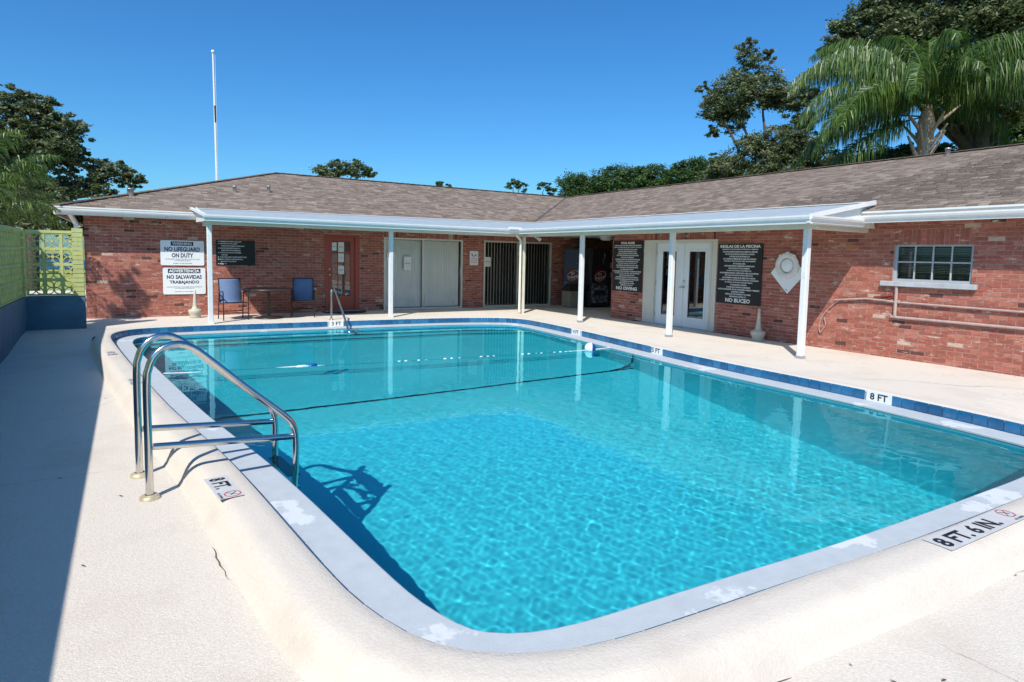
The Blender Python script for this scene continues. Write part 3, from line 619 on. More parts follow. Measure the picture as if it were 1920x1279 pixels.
mb = MB(); mb.box(8.62, 9.0, 14.11, 14.20, 2.275, 2.335); mb.build('gutter_box', M['white'], club, bevel=.008)
mb = MB(); mb.bar((-.93, 16.45, 1.0), (-.93, 16.45, 2.1), .08, .08, up=(1, 0, 0)); mb.bar((-.93, 16.45, 2.08), (-1.02, 16.2, 2.29), .07, .07); mb.build('downspout', M['white'], club)
fl_ = thing('corner_floodlight', 'small twin floodlight under the patio beam at the inner corner', 'floodlight', (9.75, 14.7, 2.15))
mb = MB(); mb.box(9.70, 9.80, 14.66, 14.74, 2.13, 2.212); mb.build('junction_box', M['white'], fl_)
for dx in (-.07, .09):
    mb = MB(); mb.tube([(9.75 + dx * .3, 14.68, 2.12), (9.75 + dx, 14.62, 2.08)], .018); mb.tube([(9.75 + dx, 14.63, 2.09), (9.75 + dx * 1.5, 14.55, 2.04)], [.03, .055], 12); mb.build('lamp_head', M['binlid'] if dx < 0 else M['floatwhite'], fl_)
cl = thing('ceiling_lamp', 'oval white ceiling lamp in the passage above the vending machines', 'ceiling lamp', (12.0, 14.2, 2.2))
mb = MB(); mb.lathe([(.0, -.12), (.1, -.115), (.17, -.09), (.19, -.05), (.19, 0)], (12.0, 14.2, 2.2), 24); mb.build('cover', M['lamp'], cl)
mb = MB(); mb.lathe([(.2, -.02), (.205, .012)], (12.0, 14.2, 2.2), 24); mb.build('base', M['white'], cl)

# sliding doors with vertical blinds
def slider(x0, x1, z1, mid_, slats, ang, gaps=(), dark_left=0):
    mb = MB(); d = .05; y = YW - .012; w_ = .05
    for a, b, c, e in ((x0, x0 + w_, .0, z1), (x1 - w_, x1, 0, z1), (x0 + w_, x1 - w_, z1 - w_, z1), (x0 + w_, x1 - w_, 0, w_)): mb.box(a, b, y, y + .08, c, e)
    mb.box(mid_ - .03, mid_ + .03, y + .01, y + .07, w_, z1 - w_); fr = mb.build('sliding_door', M['frame'], club)
    for a, b, k in ((x0 + w_, mid_ - .03, 0), (mid_ + .03, x1 - w_, 1)):
        mb = MB(); mb.box(a, b, y + .03 + k * .012, y + .036 + k * .012, w_, z1 - w_); mb.build('pane', M['pane'], fr)
    mb = MB(); mb.box(x1 - .09, x1 - .06, y - .02, y + .005, .95, 1.2); mb.build('handle', M['galv'], fr)
    mb = MB(); mb.box(mid_ - .04, mid_ - .028, y + .005, y + .012, w_, z1 - w_); mb.build('weather_strip', M['binlid'], fr)
    me = MB().add([(-.044, 0, 0), (0, .006, 0), (.044, 0, 0), (.044, 0, 1), (0, .006, 1), (-.044, 0, 1)], [(0, 1, 4, 5), (1, 2, 3, 4)]).mesh('blind_slat', M['blind'], (0, 0, 0))
    u = x0 + .08 + dark_left
    while u < x1 - .07:
        if not any(a < u < b for a, b in gaps):
            o = bpy.data.objects.new('blind_slat', me); COL.objects.link(o); o.parent = fr; p = Vector((u, YW + .075, .06)); W[o] = p; o.location = p - W[fr]; o.scale = (1, 1, z1 - .12)
            o.rotation_euler = (0, 0, ang + random.uniform(-.05, .05))
        u += slats
    mb = MB(); mb.box(x0 - .02, x1 + .02, YW + .9, YW + .95, 0, z1 + .1); mb.box(x0 - .05, x0 - .02, YW + .22, YW + .9, 0, z1 + .1); mb.box(x1 + .02, x1 + .05, YW + .22, YW + .9, 0, z1 + .1); mb.box(x0 - .02, x1 + .02, YW + .22, YW + .9, z1 + .05, z1 + .1)
    mb.box(x0 - .02, x1 + .02, YW + .12, YW + .9, -.05, -.002); mb.build('room_behind', M['interior'], fr); return fr
slider(6.035, 8.47, 2.02, 7.2, .082, .12)
slider(9.19, 11.69, 2.03, 10.40, .105, .85, dark_left=.12)
# red door
rd = MB(); y = YW + .02
for a, b, c, e in ((4.417, 4.48, 0, 2.04), (5.22, 5.345, 0, 2.04), (4.48, 5.22, 1.985, 2.04)): rd.box(a, b, YW - .02, YW + .12, c, e)
fr = rd.build('door_frame', M['reddoor'], club, bevel=.004)
mb = MB(); gx0, gx1, gz0, gz1 = 4.60, 5.10, .42, 1.87
for a, b, c, e in ((4.482, gx0, .03, 1.983), (gx1, 5.218, .03, 1.983), (gx0, gx1, .03, gz0), (gx0, gx1, gz1, 1.983)): mb.box(a, b, y, y + .045, c, e)
dr = mb.build('door_leaf', M['reddoor'], fr if False else club)
for i in range(3):
    for j in range(5):
        a, b = gx0 + (gx1 - gx0) * i / 3, gx0 + (gx1 - gx0) * (i + 1) / 3; c, e = gz0 + (gz1 - gz0) * j / 5, gz0 + (gz1 - gz0) * (j + 1) / 5
        mb = MB(); mb.box(a + .010, b - .010, y + .018, y + .024, c + .010, e - .010); mb.build('pane', M['darkpane'], dr)
mb = MB()
for i in (1, 2): a = gx0 + (gx1 - gx0) * i / 3; mb.box(a - .010, a + .010, y + .006, y + .04, gz0, gz1)
for j in (1, 2, 3, 4): c = gz0 + (gz1 - gz0) * j / 5; mb.box(gx0, gx1, y + .008, y + .038, c - .009, c + .009)
mb.build('muntins', M['reddoor'], dr)
mb = MB(); mb.lathe([(.0, -.07), (.024, -.062), (.03, -.045), (.02, -.03), (.012, -.02), (.012, 0), (.03, 0)], (4.535, y, .98), 14, 'y'); mb.build('knob', M['brass'], dr)
mb = MB(); mb.lathe([(0, -.02), (.028, -.018), (.03, 0)], (4.535, y, 1.13), 14, 'y'); mb.build('deadbolt', M['brass'], dr)
mb = MB(); mb.box(4.40, 5.36, YW - .09, YW + .1, .0, .028); mb.build('threshold', M['galv'], dr)
mb = MB(); mb.box(4.35, 5.4, YW + .7, YW + .75, 0, 2.1); mb.build('room_behind', M['interior'], dr)
# french door
fd = MB(); x = XW - .02
for a, b, c, e in ((9.15, 9.33, 0, 2.03), (11.0, 11.385, 0, 2.03), (9.33, 11.0, 1.955, 2.03)): fd.box(x, x + .12, a, b, c, e)
fd.box(x - .012, x, 11.0, 11.05, 0, 1.96); fd.box(x - .012, x, 9.28, 9.33, 0, 1.96)
ff = fd.build('french_door_frame', M['frame'], club, bevel=.004)
for (a, b, g0, g1) in ((10.165, 10.998, 10.34, 10.80), (9.332, 10.155, 9.487, 9.97)):
    mb = MB(); xx = XW + .03; gz0, gz1 = .245, 1.77
    for p, q_, c, e in ((a, g0, .03, 1.953), (g1, b, .03, 1.953), (g0, g1, .03, gz0), (g0, g1, gz1, 1.953)): mb.box(xx, xx + .045, p, q_, c, e)
    lf = mb.build('door_leaf', M['frenchwhite'], club)
    mb = MB()
    for p, q_, c, e in ((g0 - .03, g0 + .012, gz0 - .03, gz1 + .03), (g1 - .012, g1 + .03, gz0 - .03, gz1 + .03), (g0 + .012, g1 - .012, gz0 - .03, gz0 + .012), (g0 + .012, g1 - .012, gz1 - .012, gz1 + .03)): mb.box(xx - .012, xx + .001, p, q_, c, e)
    mb.build('lite_moulding', M['frenchwhite'], lf)
    mb = MB(); mb.box(xx + .018, xx + .024, g0, g1, gz0, gz1); mb.build('pane', M['darkpane'], lf)
    for z in (.25, 1.0, 1.72):
        mb = MB(); e_ = b if a > 10 else a; mb.box(xx - .012, xx, e_ - .012, e_ + .012, z - .05, z + .05); mb.build('hinge', M['galv'], lf)
mb = MB(); mb.box(XW + .012, XW + .029, 10.12, 10.2, .0, 1.95); mb.build('astragal', M['frenchwhite'], ff)
mb = MB(); mb.lathe([(0, -.02), (.03, -.018), (.032, 0)], (XW + .03, 10.10, 1.07), 14, 'x'); mb.lathe([(.028, 0), (.028, -.012), (.012, -.014), (.012, -.05)], (XW + .03, 10.10, .94), 12, 'x'); mb.bar((XW - .015, 10.10, .94), (XW - .015, 10.21, .93), .018, .016); mb.build('handle', M['galv'], ff)
mb = MB(); mb.box(XW - .09, XW + .1, 9.14, 11.39, .0, .03); mb.build('threshold', M['stone'], ff)
mb = MB(); mb.box(XW + 1.6, XW + 1.65, 8.6, 12.3, 0, 2.2); mb.box(XW + .22, XW + 1.6, 8.6, 12.3, -.05, -.01); mb.box(XW + .22, XW + 1.6, 12.25, 12.3, 0, 2.2); mb.box(XW + .22, XW + 1.6, 8.6, 8.65, 0, 2.2); mb.build('room_behind', M['interior'], ff)
# window of the wing: frame, eight panes, blind, sill
y0, y1, z0, z1 = 4.363, 5.505, 1.29, 1.885; mb = MB(); xx = XW + .03
for a, b, c, e in ((y0, y0 + .035, z0, z1), (y1 - .045, y1, z0, z1), (y0 + .035, y1 - .045, z0, z0 + .04), (y0 + .035, y1 - .045, z1 - .025, z1)): mb.box(xx, xx + .06, a, b, c, e)
wn = mb.build('window', M['galvpaint'] if 'galvpaint' in M else M['stone'], club)
ym = [y0 + .035 + (y1 - .08 - y0) * k / 4 for k in range(5)]; zm = [z0 + .04, (z0 + z1) / 2 + .02, z1 - .025]
mb = MB()
for v_ in ym[1:4]: mb.box(xx + .008, xx + .045, v_ - .011, v_ + .011, zm[0], zm[2])
mb.box(xx + .004, xx + .05, ym[0], ym[4], zm[1] - .012, zm[1] + .012); mb.build('muntins', M['stone'], wn)
for i in range(4):
    for j in range(2): mb = MB(); mb.box(xx + .022, xx + .027, ym[i] + .011, ym[i + 1] - .011, zm[j] + .012, zm[j + 1] - .012); mb.build('pane', M['winpane'], wn)
me = MB().box(-.012, .012, y0 + .05, y1 - .05, -.001, .001).mesh('blind_slat', M['blinddark'], (0, 0, 0)); z = z0 + .05
while z < z1 - .04:
    o = bpy.data.objects.new('blind_slat', me); COL.objects.link(o); o.parent = wn; p = Vector((XW + .125, 0, z)); W[o] = p; o.location = p - W[wn]; o.rotation_euler = (0, R(38) if z > 1.42 else R(10), 0); z += .026
mb = MB(); mb.box(XW + .21, XW + .25, y0 - .1, y1 + .1, z0 - .1, z1 + .1); mb.build('room_behind', M['interior'], wn)
mb = MB(); mb.box(XW - .075, XW + .03, 4.27, 5.665, 1.205, 1.286); mb.build('sill', M['stone'], wn, bevel=.006)
# conduit on the wing wall
cdt = thing('conduit_run', 'painted pipe run with two long horizontal pipes below the window', 'pipes', (XW, 4.5, .68))
mb = MB(); xx = XW - .035; mb.tube([(xx, 5.41, 1.21), (xx, 5.41, .71), ], .026, 10); mb.build('vertical_pipe', M['condpaint'], cdt)
mb = MB(); mb.tube([(xx, 6.45, .905), (xx, 5.9, .965), (xx, 5.6, .955), (xx, 5.4, .94), (xx, 3.6, .925), (xx, 1.5, .92)], .017, 8); mb.build('pipe', M['condpaint'], cdt)
mb = MB(); mb.tube([(xx, 5.47, .695), (xx, 5.35, .69), (xx, 3.6, .69), (xx, 1.5, .69)], .024, 8); mb.build('pipe', M['condpaint'], cdt)
mb = MB(); mb.bar((XW - .02, 5.41, 1.06), (XW - .02, 5.78, 1.005), .02, .02); mb.bar((XW - .02, 5.41, 1.05), (XW - .02, 5.63, .95), .015, .015); mb.build('bracket', M['reddoor'], cdt)
mb = MB(); mb.tube([tuple(p) for p in catmull([(xx, 6.38, .90), (xx, 6.48, .82), (xx - .01, 6.62, .66), (xx - .01, 6.70, .48), (xx, 6.72, .34), (xx, 6.68, .29), (xx, 6.64, .36), (xx, 6.60, .45), (xx - .01, 6.63, .58)], .05, False)], .008, 6); mb.build('loose_cable', M['condpaint'], cdt)

# ------------------------------------------------------------------ signs and notices
def board(name, label, face, u0, u1, z0, z1, mtl, th=.012, rad=.0, gap=.012, cat='sign', group=None):
    root = thing(name, label, cat, ((u0 + u1) / 2, YW - gap, z0) if face == 'B' else (XW - gap, (u0 + u1) / 2, z0), group)
    pl = []
    if rad:
        for cx, cz, a0 in ((u1 - rad, z1 - rad, 0), (u0 + rad, z1 - rad, 90), (u0 + rad, z0 + rad, 180), (u1 - rad, z0 + rad, 270)):
            for k in range(5): a = R(a0 + 22.5 * k); pl.append((cx + rad * math.cos(a), cz + rad * math.sin(a)))
    else: pl = [(u0, z0), (u1, z0), (u1, z1), (u0, z1)]
    fn = (lambda u, z, t: (u, YW - gap - t, z)) if face == 'B' else (lambda u, z, t: (XW - gap - t, u, z))
    mb = MB(); mb.prism(pl, 0, th, fn); mb.build('board', mtl, root); return root
def on(face, u, z, e=.0135 + .012): return (u, YW - e, z) if face == 'B' else (XW - e, u, z)
def bandbox(root, face, u0, u1, z0, z1, mtl, e=.0255, name='heading_band'):
    mb = MB(); d = .0012
    (mb.box(u0, u1, YW - e, YW - e + d, z0, z1) if face == 'B' else mb.box(XW - e, XW - e + d, u0, u1, z0, z1)); return mb.build(name, mtl, root)
wsg = board('warning_sign', 'upper white sign reading WARNING NO LIFEGUARD ON DUTY in navy letters', 'B', .648, 1.557, 1.197, 1.777, M['signwhite'], rad=.035)
bandbox(wsg, 'B', .86, 1.33, 1.655, 1.752, M['navy']); text('WARNING', M['print'], wsg, on('B', 1.095, 1.704, .0265), .40, .065, 'back', bold=.02)
text('NO LIFEGUARD', M['navy'], wsg, on('B', 1.10, 1.573), .74, .105, 'back', bold=.035); text('ON DUTY', M['navy'], wsg, on('B', 1.10, 1.43), .45, .105, 'back', bold=.035)
text('NO ONE UNDER 14 YEARS OF AGE SHALL USE THE POOL UNLESS\nACCOMPANIED BY AN ADULT', M['navy'], wsg, on('B', 1.10, 1.325), .72, .055, 'back', bold=0)
text('SWIM AT YOUR OWN RISK', M['navy'], wsg, on('B', 1.10, 1.243), .40, .022, 'back', bold=.01)
wsg = board('warning_sign', 'lower white sign reading ADVERTENCIA NO SALVAVIDAS TRABAJANDO', 'B', .685, 1.575, .519, 1.14, M['signwhite'], rad=.035)
bandbox(wsg, 'B', .79, 1.47, 1.015, 1.118, M['navy']); text('ADVERTENCIA', M['print'], wsg, on('B', 1.13, 1.067, .0265), .64, .072, 'back', bold=.035)
text('NO SALVAVIDAS', M['navy'], wsg, on('B', 1.13, .925), .73, .095, 'back', bold=.035); text('TRABAJANDO', M['navy'], wsg, on('B', 1.13, .795), .62, .095, 'back', bold=.035)
text('NINGUN MENOR DE 14 ANOS DEBE USAR LA PISCINA SIN\nLA COMPANIA DE UN ADULTO', M['navy'], wsg, on('B', 1.13, .675), .74, .055, 'back', bold=0)
text('NADE BAJO SU PROPIO RIESGO', M['navy'], wsg, on('B', 1.13, .578), .42, .024, 'back', bold=.01)
bs = board('bullet_sign', 'black board with white bulleted rules above the left patio chair', 'B', 1.812, 2.692, 1.215, 1.815, M['black'])
lines = ['SWIMMING IS FIRST AND LAST', 'CONTENT STOP IN, GREET', '   SUPERVISION PRESENTS REQUIRED', 'FLOATATION DEVICES ARE NOT A', '   SUBSTITUTE FOR SUPERVISION', 'NO FLOAT OR TOYS IN A CROWDED', '   SWIM AREA', 'TEACH KIDS ABOUT WATER SAFETY RULES', 'KNOW WHERE ALL LIFE SAVING POOL', '   EQUIPMENT IS LOCATED', 'CALL 911']
wds = [.49, .40, .52, .46, .43, .48, .14, .60, .52, .33, .155]
for k, (ln, wd_) in enumerate(zip(lines, wds)):
    z = 1.782 - k * .0535; x0 = 1.895 + (.035 if ln[0] == ' ' else 0); text(ln.strip(), M['print'], bs, on('B', x0 + wd_ / 2, z), wd_, .030, 'back', bold=.035)
    if ln[0] != ' ': mb = MB(); mb.lathe([(0, -.001), (.010, 0)], on('B', 1.868, z, .0255), 10, 'y'); mb.build('bullet_dot', M['print'], bs)
def rules(label, name, u0, u1, z0, z1, title, tw, lines, last, lw):
    b = board(name, label, 'R', u0, u1, z0, z1, M['black']); c = (u0 + u1) / 2; H_ = z1 - z0
    text(title, M['print'], b, on('R', c, z1 - .055), tw, .062, 'right', bold=.04)
    text(last, M['print'], b, on('R', c, z0 + .075), lw, .088, 'right', bold=.04)
    za, zb = z1 - .12, z0 + .155; m_ = max(len(s) for s in lines)
    for k, s in enumerate(lines): text(s, M['print'], b, on('R', c, za + (zb - za) * k / (len(lines) - 1)), (u1 - u0) * .94 * len(s) / m_, .030, 'right', bold=.04)
rules('tall black board headed POOL RULES, left of the white double door', 'pool_rules_sign', 11.43, 12.535, .735, 2.02, 'POOL RULES', .50,
      ['SWIM AT YOUR OWN RISK OWNER & MANAGEMENT', 'ARE NOT RESPONSIBLE FOR ACCIDENT OR INJURY', 'NO FOOD OR DRINK IN POOL AREA', 'SHOWER BEFORE ENTERING POOL', 'DO NOT SWALLOW THE POOL WATER', 'APPROPRIATE SWIMWEAR MUST BE WORN', 'NO GLASS OR ANIMALS', 'CHILDREN UNDER 12 MUST BE ACCOMPANIED', 'BY AN ADULT AND SUPERVISED AT ALL', 'NO RAFTS, BALLS, FLOATS, ETC.', 'NO SMOKING OR VAPING IN POOL AREA', 'NO LOUD MUSIC OR EXCESSIVE NOISE', 'NO LIFEGUARD ON DUTY', 'MANAGEMENT HAS AUTHORITY TO REMOVE ANYONE', 'BATHING CAPS, HAIR PINS, AND BANDAGES', 'ARE NOT ALLOWED IN POOL', 'MAXIMUM CAPACITY OF POOL IS POSTED', 'POOL HOURS ARE DAWN UNTIL DUSK DAILY', 'NO SWIMMING IN STORM', 'PLEASE KEEP GATE CLOSED', 'EMERGENCY CALL 911'], 'NO DIVING', .78)
rules('tall black board headed REGLAS DE LA PISCINA, right of the white double door', 'pool_rules_sign', 8.01, 9.115, .665, 1.925, 'REGLAS DE LA PISCINA', 1.0,
      ['NADE BAJO SU PROPIO RIESGO PROPIETARIO Y GERENCIA', 'NO SE HACE RESPONSABLE POR ACCIDENTE O LESIONES', 'NO HAY SALVAVIDAS DE TURNO EN LA PISCINA', 'DUCHESE ANTES DE ENTRAR A LA', 'NO COMIDAS O BEBIDAS EN EL AREA DE LA PISCINA', 'APROPIADO TRAJE DE BANO DEBE USARSE SIEMPRE', 'NO TRAGUE EL AGUA', 'NINOS MENORES DE 12 DEBEN SER ACOMPANADOS', 'POR UN ADULTO EN TODO MOMENTO', 'NO BALSAS, BOTES, FLOTADORES, ETC.', 'NO SE PERMITE FUMAR O VAPEAR EN EL AREA DE LA PISCINA', 'ESTA AREA NO PERMITE VIDRIOS, MASCOTAS', 'NO SE PERMITE CORRER EN EL AREA DE LA PISCINA', 'LA GERENCIA TIENE LA AUTORIDAD DE REMOVER A CUALQUIERA', 'NO GORRAS, PASADORES, VENDAJES, VENDAS', 'Y PANALES EN LA PISCINA', 'HORARIO DE LA PISCINA DE AMANECER', 'HASTA EL ANOCHECER TODOS LOS DIAS DE LA SEMANA Y FERIADOS', 'MANTENGA LA PUERTA', 'CERRADA EN TODO MOMENTO Y NO CORRER', 'EMERGENCIA LLAME AL 911'], 'NO BUCEO', .62)
ss = board('warning_sign', 'small white notice with black crossed diver pictogram and red words between the sliding doors', 'B', 8.70, 8.985, 1.275, 1.70, M['signwhite'], rad=.02)
mb = MB(); c_ = on('B', 8.77, 1.60); mb.lathe([(0, -.001), (.022, 0)], c_, 14, 'y'); mb.bar((8.78, YW - .026, 1.575), (8.83, YW - .026, 1.535), .002, .022, up=(0, 0, 1)); mb.bar((8.83, YW - .026, 1.54), (8.93, YW - .026, 1.60), .002, .014); mb.bar((8.86, YW - .026, 1.60), (8.94, YW - .026, 1.535), .002, .012); mb.build('diver_pictogram', M['inkblack'], ss)
text('WARNING', M['ink_pink'], ss, on('B', 8.842, 1.48), .19, .032, 'back', bold=.02); text('SHALLOW WATER', M['ink_pink'], ss, on('B', 8.842, 1.42), .22, .034, 'back', bold=.02); text('NO DIVING', M['ink_pink'], ss, on('B', 8.842, 1.36), .20, .034, 'back', bold=.02)
def paper(label, x0, x1, z0, z1, y, body=None, big=None):
    r = thing('paper_notice', label, 'notice', ((x0 + x1) / 2, y, z0)); mb = MB(); mb.add([(x0, y, z0), (x1, y - .001, z0), (x1, y - .004, z1), (x0, y - .003, z1), (x0, y + .001, z0), (x1, y, z0), (x1, y - .003, z1), (x0, y - .002, z1)], [(0, 1, 2, 3), (7, 6, 5, 4), (0, 4, 5, 1), (2, 6, 7, 3)]); mb.build('sheet', M['paper'], r)
    if body: text(body, M['inkblack'], r, ((x0 + x1) / 2, y - .006, (z0 + z1) / 2), (x1 - x0) * .7, (z1 - z0) * (.12 if big is None else big), 'back', bold=.01)
paper('white paper taped in the top left pane of the red door', 4.607, 4.728, 1.62, 1.84, YW + .016, 'PUSH')
paper('white paper taped in the top middle pane of the red door', 4.77, 4.925, 1.585, 1.85, YW + .016, 'OPEN\n9 TO 5')
paper('greyish paper in the second pane down in the middle of the red door', 4.77, 4.925, 1.32, 1.55, YW + .016, 'PLEASE\nWIPE YOUR\nFEET')
paper('white paper with a dark spot in the third pane down of the red door', 4.77, 4.925, 1.0, 1.225, YW + .016, 'o')
paper('sheet of paper taped mid-left on the sliding door with closed cream blinds', 6.617, 6.845, 1.11, 1.50, YW - .004, 'NOTICE', .08)
paper('small sheet behind the white column at the left edge of the closed sliding door', 6.11, 6.36, 1.38, 1.60, YW - .004, 'POOL', .15)
paper('sheet of paper on the left stile of the sliding door with open vertical slats', 9.195, 9.42, 1.238, 1.53, YW - .018, 'HOURS', .08)
mb = MB(); 
# life ring on its diamond board
lr = thing('life_ring_station', 'white diamond backboard with round life ring holder on the shaded brick wall beside the column', 'life ring', (XW, 7.44, .95))
pl = [(7.80, 1.345), (7.42, .955), (7.06, 1.36), (7.44, 1.78)]; mb = MB(); mb.prism(pl, .015, .03, lambda u, z, t: (XW - t, u, z)); mb.build('backboard', M['floatwhite'], lr)
mb = MB(); mb.torus((XW - .065, 7.43, 1.50), .195, .055, 'x', 40, 12, .6); mb.build('ring_buoy', M['ring'] if 'ring' in M else M['floatwhite'], lr)
mb = MB(); mb.lathe([(0, -.085), (.10, -.082), (.125, -.07), (.14, -.03)], (XW, 7.43, 1.50), 28, 'x'); mb.build('hub_cover', M['signwhite'], lr)
mb = MB()
for a in (50, 90, 130, 215, -35): mb.obox((XW - .065, 7.43 + .235 * math.cos(R(a)), 1.50 + .235 * math.sin(R(a))), (.02, 0, 0), (0, .022 * math.cos(R(a)), .022 * math.sin(R(a))), (0, -.02 * math.sin(R(a)), .02 * math.cos(R(a))))
mb.build('rope_clip', M['floatwhite'], lr)
mb = MB(); mb.lathe([(0, -.034), (.018, -.033)], (XW, 7.44, 1.03), 10, 'x'); mb.build('mounting_screw', M['galv'], lr)

# ------------------------------------------------------------------ poolside furniture
def chair(label, loc, rz):
    t = thing('patio_chair', label, 'chair', (0, 0, 0), 'blue sling patio chairs')
    def tb(name, *paths, r=.0125):
        mb = MB()
        for p in paths: mb.tube([tuple(q) for q in p], r, 8)
        return mb.build(name, M['chairframe'], t)
    w2 = .265                                           # front is -y
    for s in (-1, 1):
        tb('leg', [(s * w2, -.26, 0), (s * w2, -.25, .30), (s * w2, -.245, .60)]); tb('leg', [(s * w2, .24, 0), (s * w2, .20, .25), (s * w2, .13, .60)])
        tb('arm', catmull([(s * w2, -.245, .58), (s * w2, -.235, .625), (s * w2, -.19, .645), (s * w2, 0, .635), (s * w2, .12, .61), (s * (w2 - .03), .20, .58)], .03, False), r=.014)
        tb('side_rail', catmull([(s * (w2 - .03), -.24, .40), (s * (w2 - .03), -.1, .385), (s * (w2 - .03), .12, .36), (s * (w2 - .03), .19, .42), (s * (w2 - .03), .27, .70), (s * (w2 - .03), .33, .92)], .03, False))
    tb('stretcher', [(-w2, -.253, .17), (w2, -.253, .17)], r=.010); tb('stretcher', [(-w2, .225, .17), (w2, .225, .17)], r=.010); tb('back_frame', [(-w2 + .03, .33, .92), (w2 - .03, .33, .92)]); tb('front_rail', [(-w2 + .03, -.24, .40), (w2 - .03, -.24, .40)])
    prof = catmull([(-.245, .405), (-.1, .39), (.10, .365), (.17, .385), (.20, .44), (.26, .68), (.325, .91)], .04, False); mb = MB(); k = len(prof); ww = w2 - .035
    v = [(sx * ww * .5 * 2 if False else sx * ww, y, z + (.0 if abs(sx) == 1 else -.012 * math.sin(math.pi * i / (k - 1)))) for i, (y, z) in enumerate(prof) for sx in (-1, 0, 1)]
    mb.add(v, [(i * 3 + j, i * 3 + j + 1, i * 3 + j + 4, i * 3 + j + 3) for i in range(k - 1) for j in (0, 1)], 0, True)
    sl_ = mb.build('sling', M['bluesling'], t); md = sl_.modifiers.new('thick', 'SOLIDIFY'); md.thickness = .006
    t.location = loc; t.rotation_euler = (0, 0, rz); return t
c1_ = chair('blue sling patio chair in the sun beside the white column, left of the round table', (2.03, 15.42, 0), R(6))
c2_ = copy_tree(c1_); c2_['label'] = 'blue sling patio chair in the shade right of the round table, near the red door'; c2_.location = (3.62, 15.55, 0); c2_.rotation_euler = (0, 0, R(-14))
tb = thing('patio_table', 'round dark pedestal table between the two blue patio chairs', 'table', (2.80, 15.42, 0))
mb = MB(); mb.lathe([(0, .655), (.53, .655), (.56, .665), (.565, .68), (.555, .70), (.5, .705), (0, .705)], (2.80, 15.42, 0), 40); mb.build('tabletop', M['tabledark'], tb)
mb = MB(); mb.lathe([(.035, .03), (.035, .62), (.12, .655)], (2.80, 15.42, 0), 16); mb.build('pedestal', M['tabledark'], tb)
mb = MB(); mb.lathe([(.33, .004), (.33, .02), (.25, .035), (.06, .05), (.0, .05)], (2.80, 15.42, 0), 32); mb.build('base', M['tabledark'], tb)
dm = MB(); dm.prism([(math.cos(R(a)) * .58, math.sin(R(a)) * .62) for a in range(180, 361, 10)], 0, .014, lambda u, v, t: (4.88 + u, 16.42 + v, .004 + t))
tag(dm.build('doormat', M['doormat']), 'dark half-round doormat in front of the red door', 'doormat')
def receptacle(label, x, y, lean=0):
    r = thing('ash_receptacle', label, 'ash receptacle', (x, y, 0), 'cone necked ash receptacles')
    mb = MB(); mb.lathe([(0, 0), (.115, .0), (.12, .02), (.11, .07), (.135, .10), (.145, .17), (.135, .185), (.085, .20), (.06, .235), (.048, .29)], (x, y, .002), 24); mb.build('base', M['beigeplastic'], r)
    mb = MB(); mb.lathe([(.050, .29), (.040, .38), (.030, .52), (.026, .63), (.0, .64)], (x, y, .002), 16); mb.build('neck', M['beigeplastic'], r)
    mb = MB(); mb.lathe([(.128, .186), (.132, .178), (.131, .170)], (x, y, .002), 24); mb.build('seam', M['stone'], r)
receptacle('beige cone-necked ash receptacle below the white warning signs', 1.30, 16.05)
receptacle('beige cone-necked ash receptacle against the wing wall under the Spanish rules board', 10.62, 7.86)
tc = thing('trash_bin', 'beige square litter bin with dark hood in the passage beside the vending machines', 'bin', (11.98, 15.75, 0))
mb = MB(); mb.box(11.72, 12.17, 15.52, 15.97, .01, .52); mb.build('body', M['bin'], tc, bevel=.02)
mb = MB(); mb.add([(11.71, 15.51, .522), (12.18, 15.51, .522), (12.18, 15.98, .522), (11.71, 15.98, .522), (11.80, 15.6, .74), (12.09, 15.6, .74), (12.09, 15.89, .74), (11.80, 15.89, .74)], [(0, 1, 5, 4), (1, 2, 6, 5), (2, 3, 7, 6), (3, 0, 4, 7), (4, 5, 6, 7)]); mb.build('hood', M['binlid'], tc)
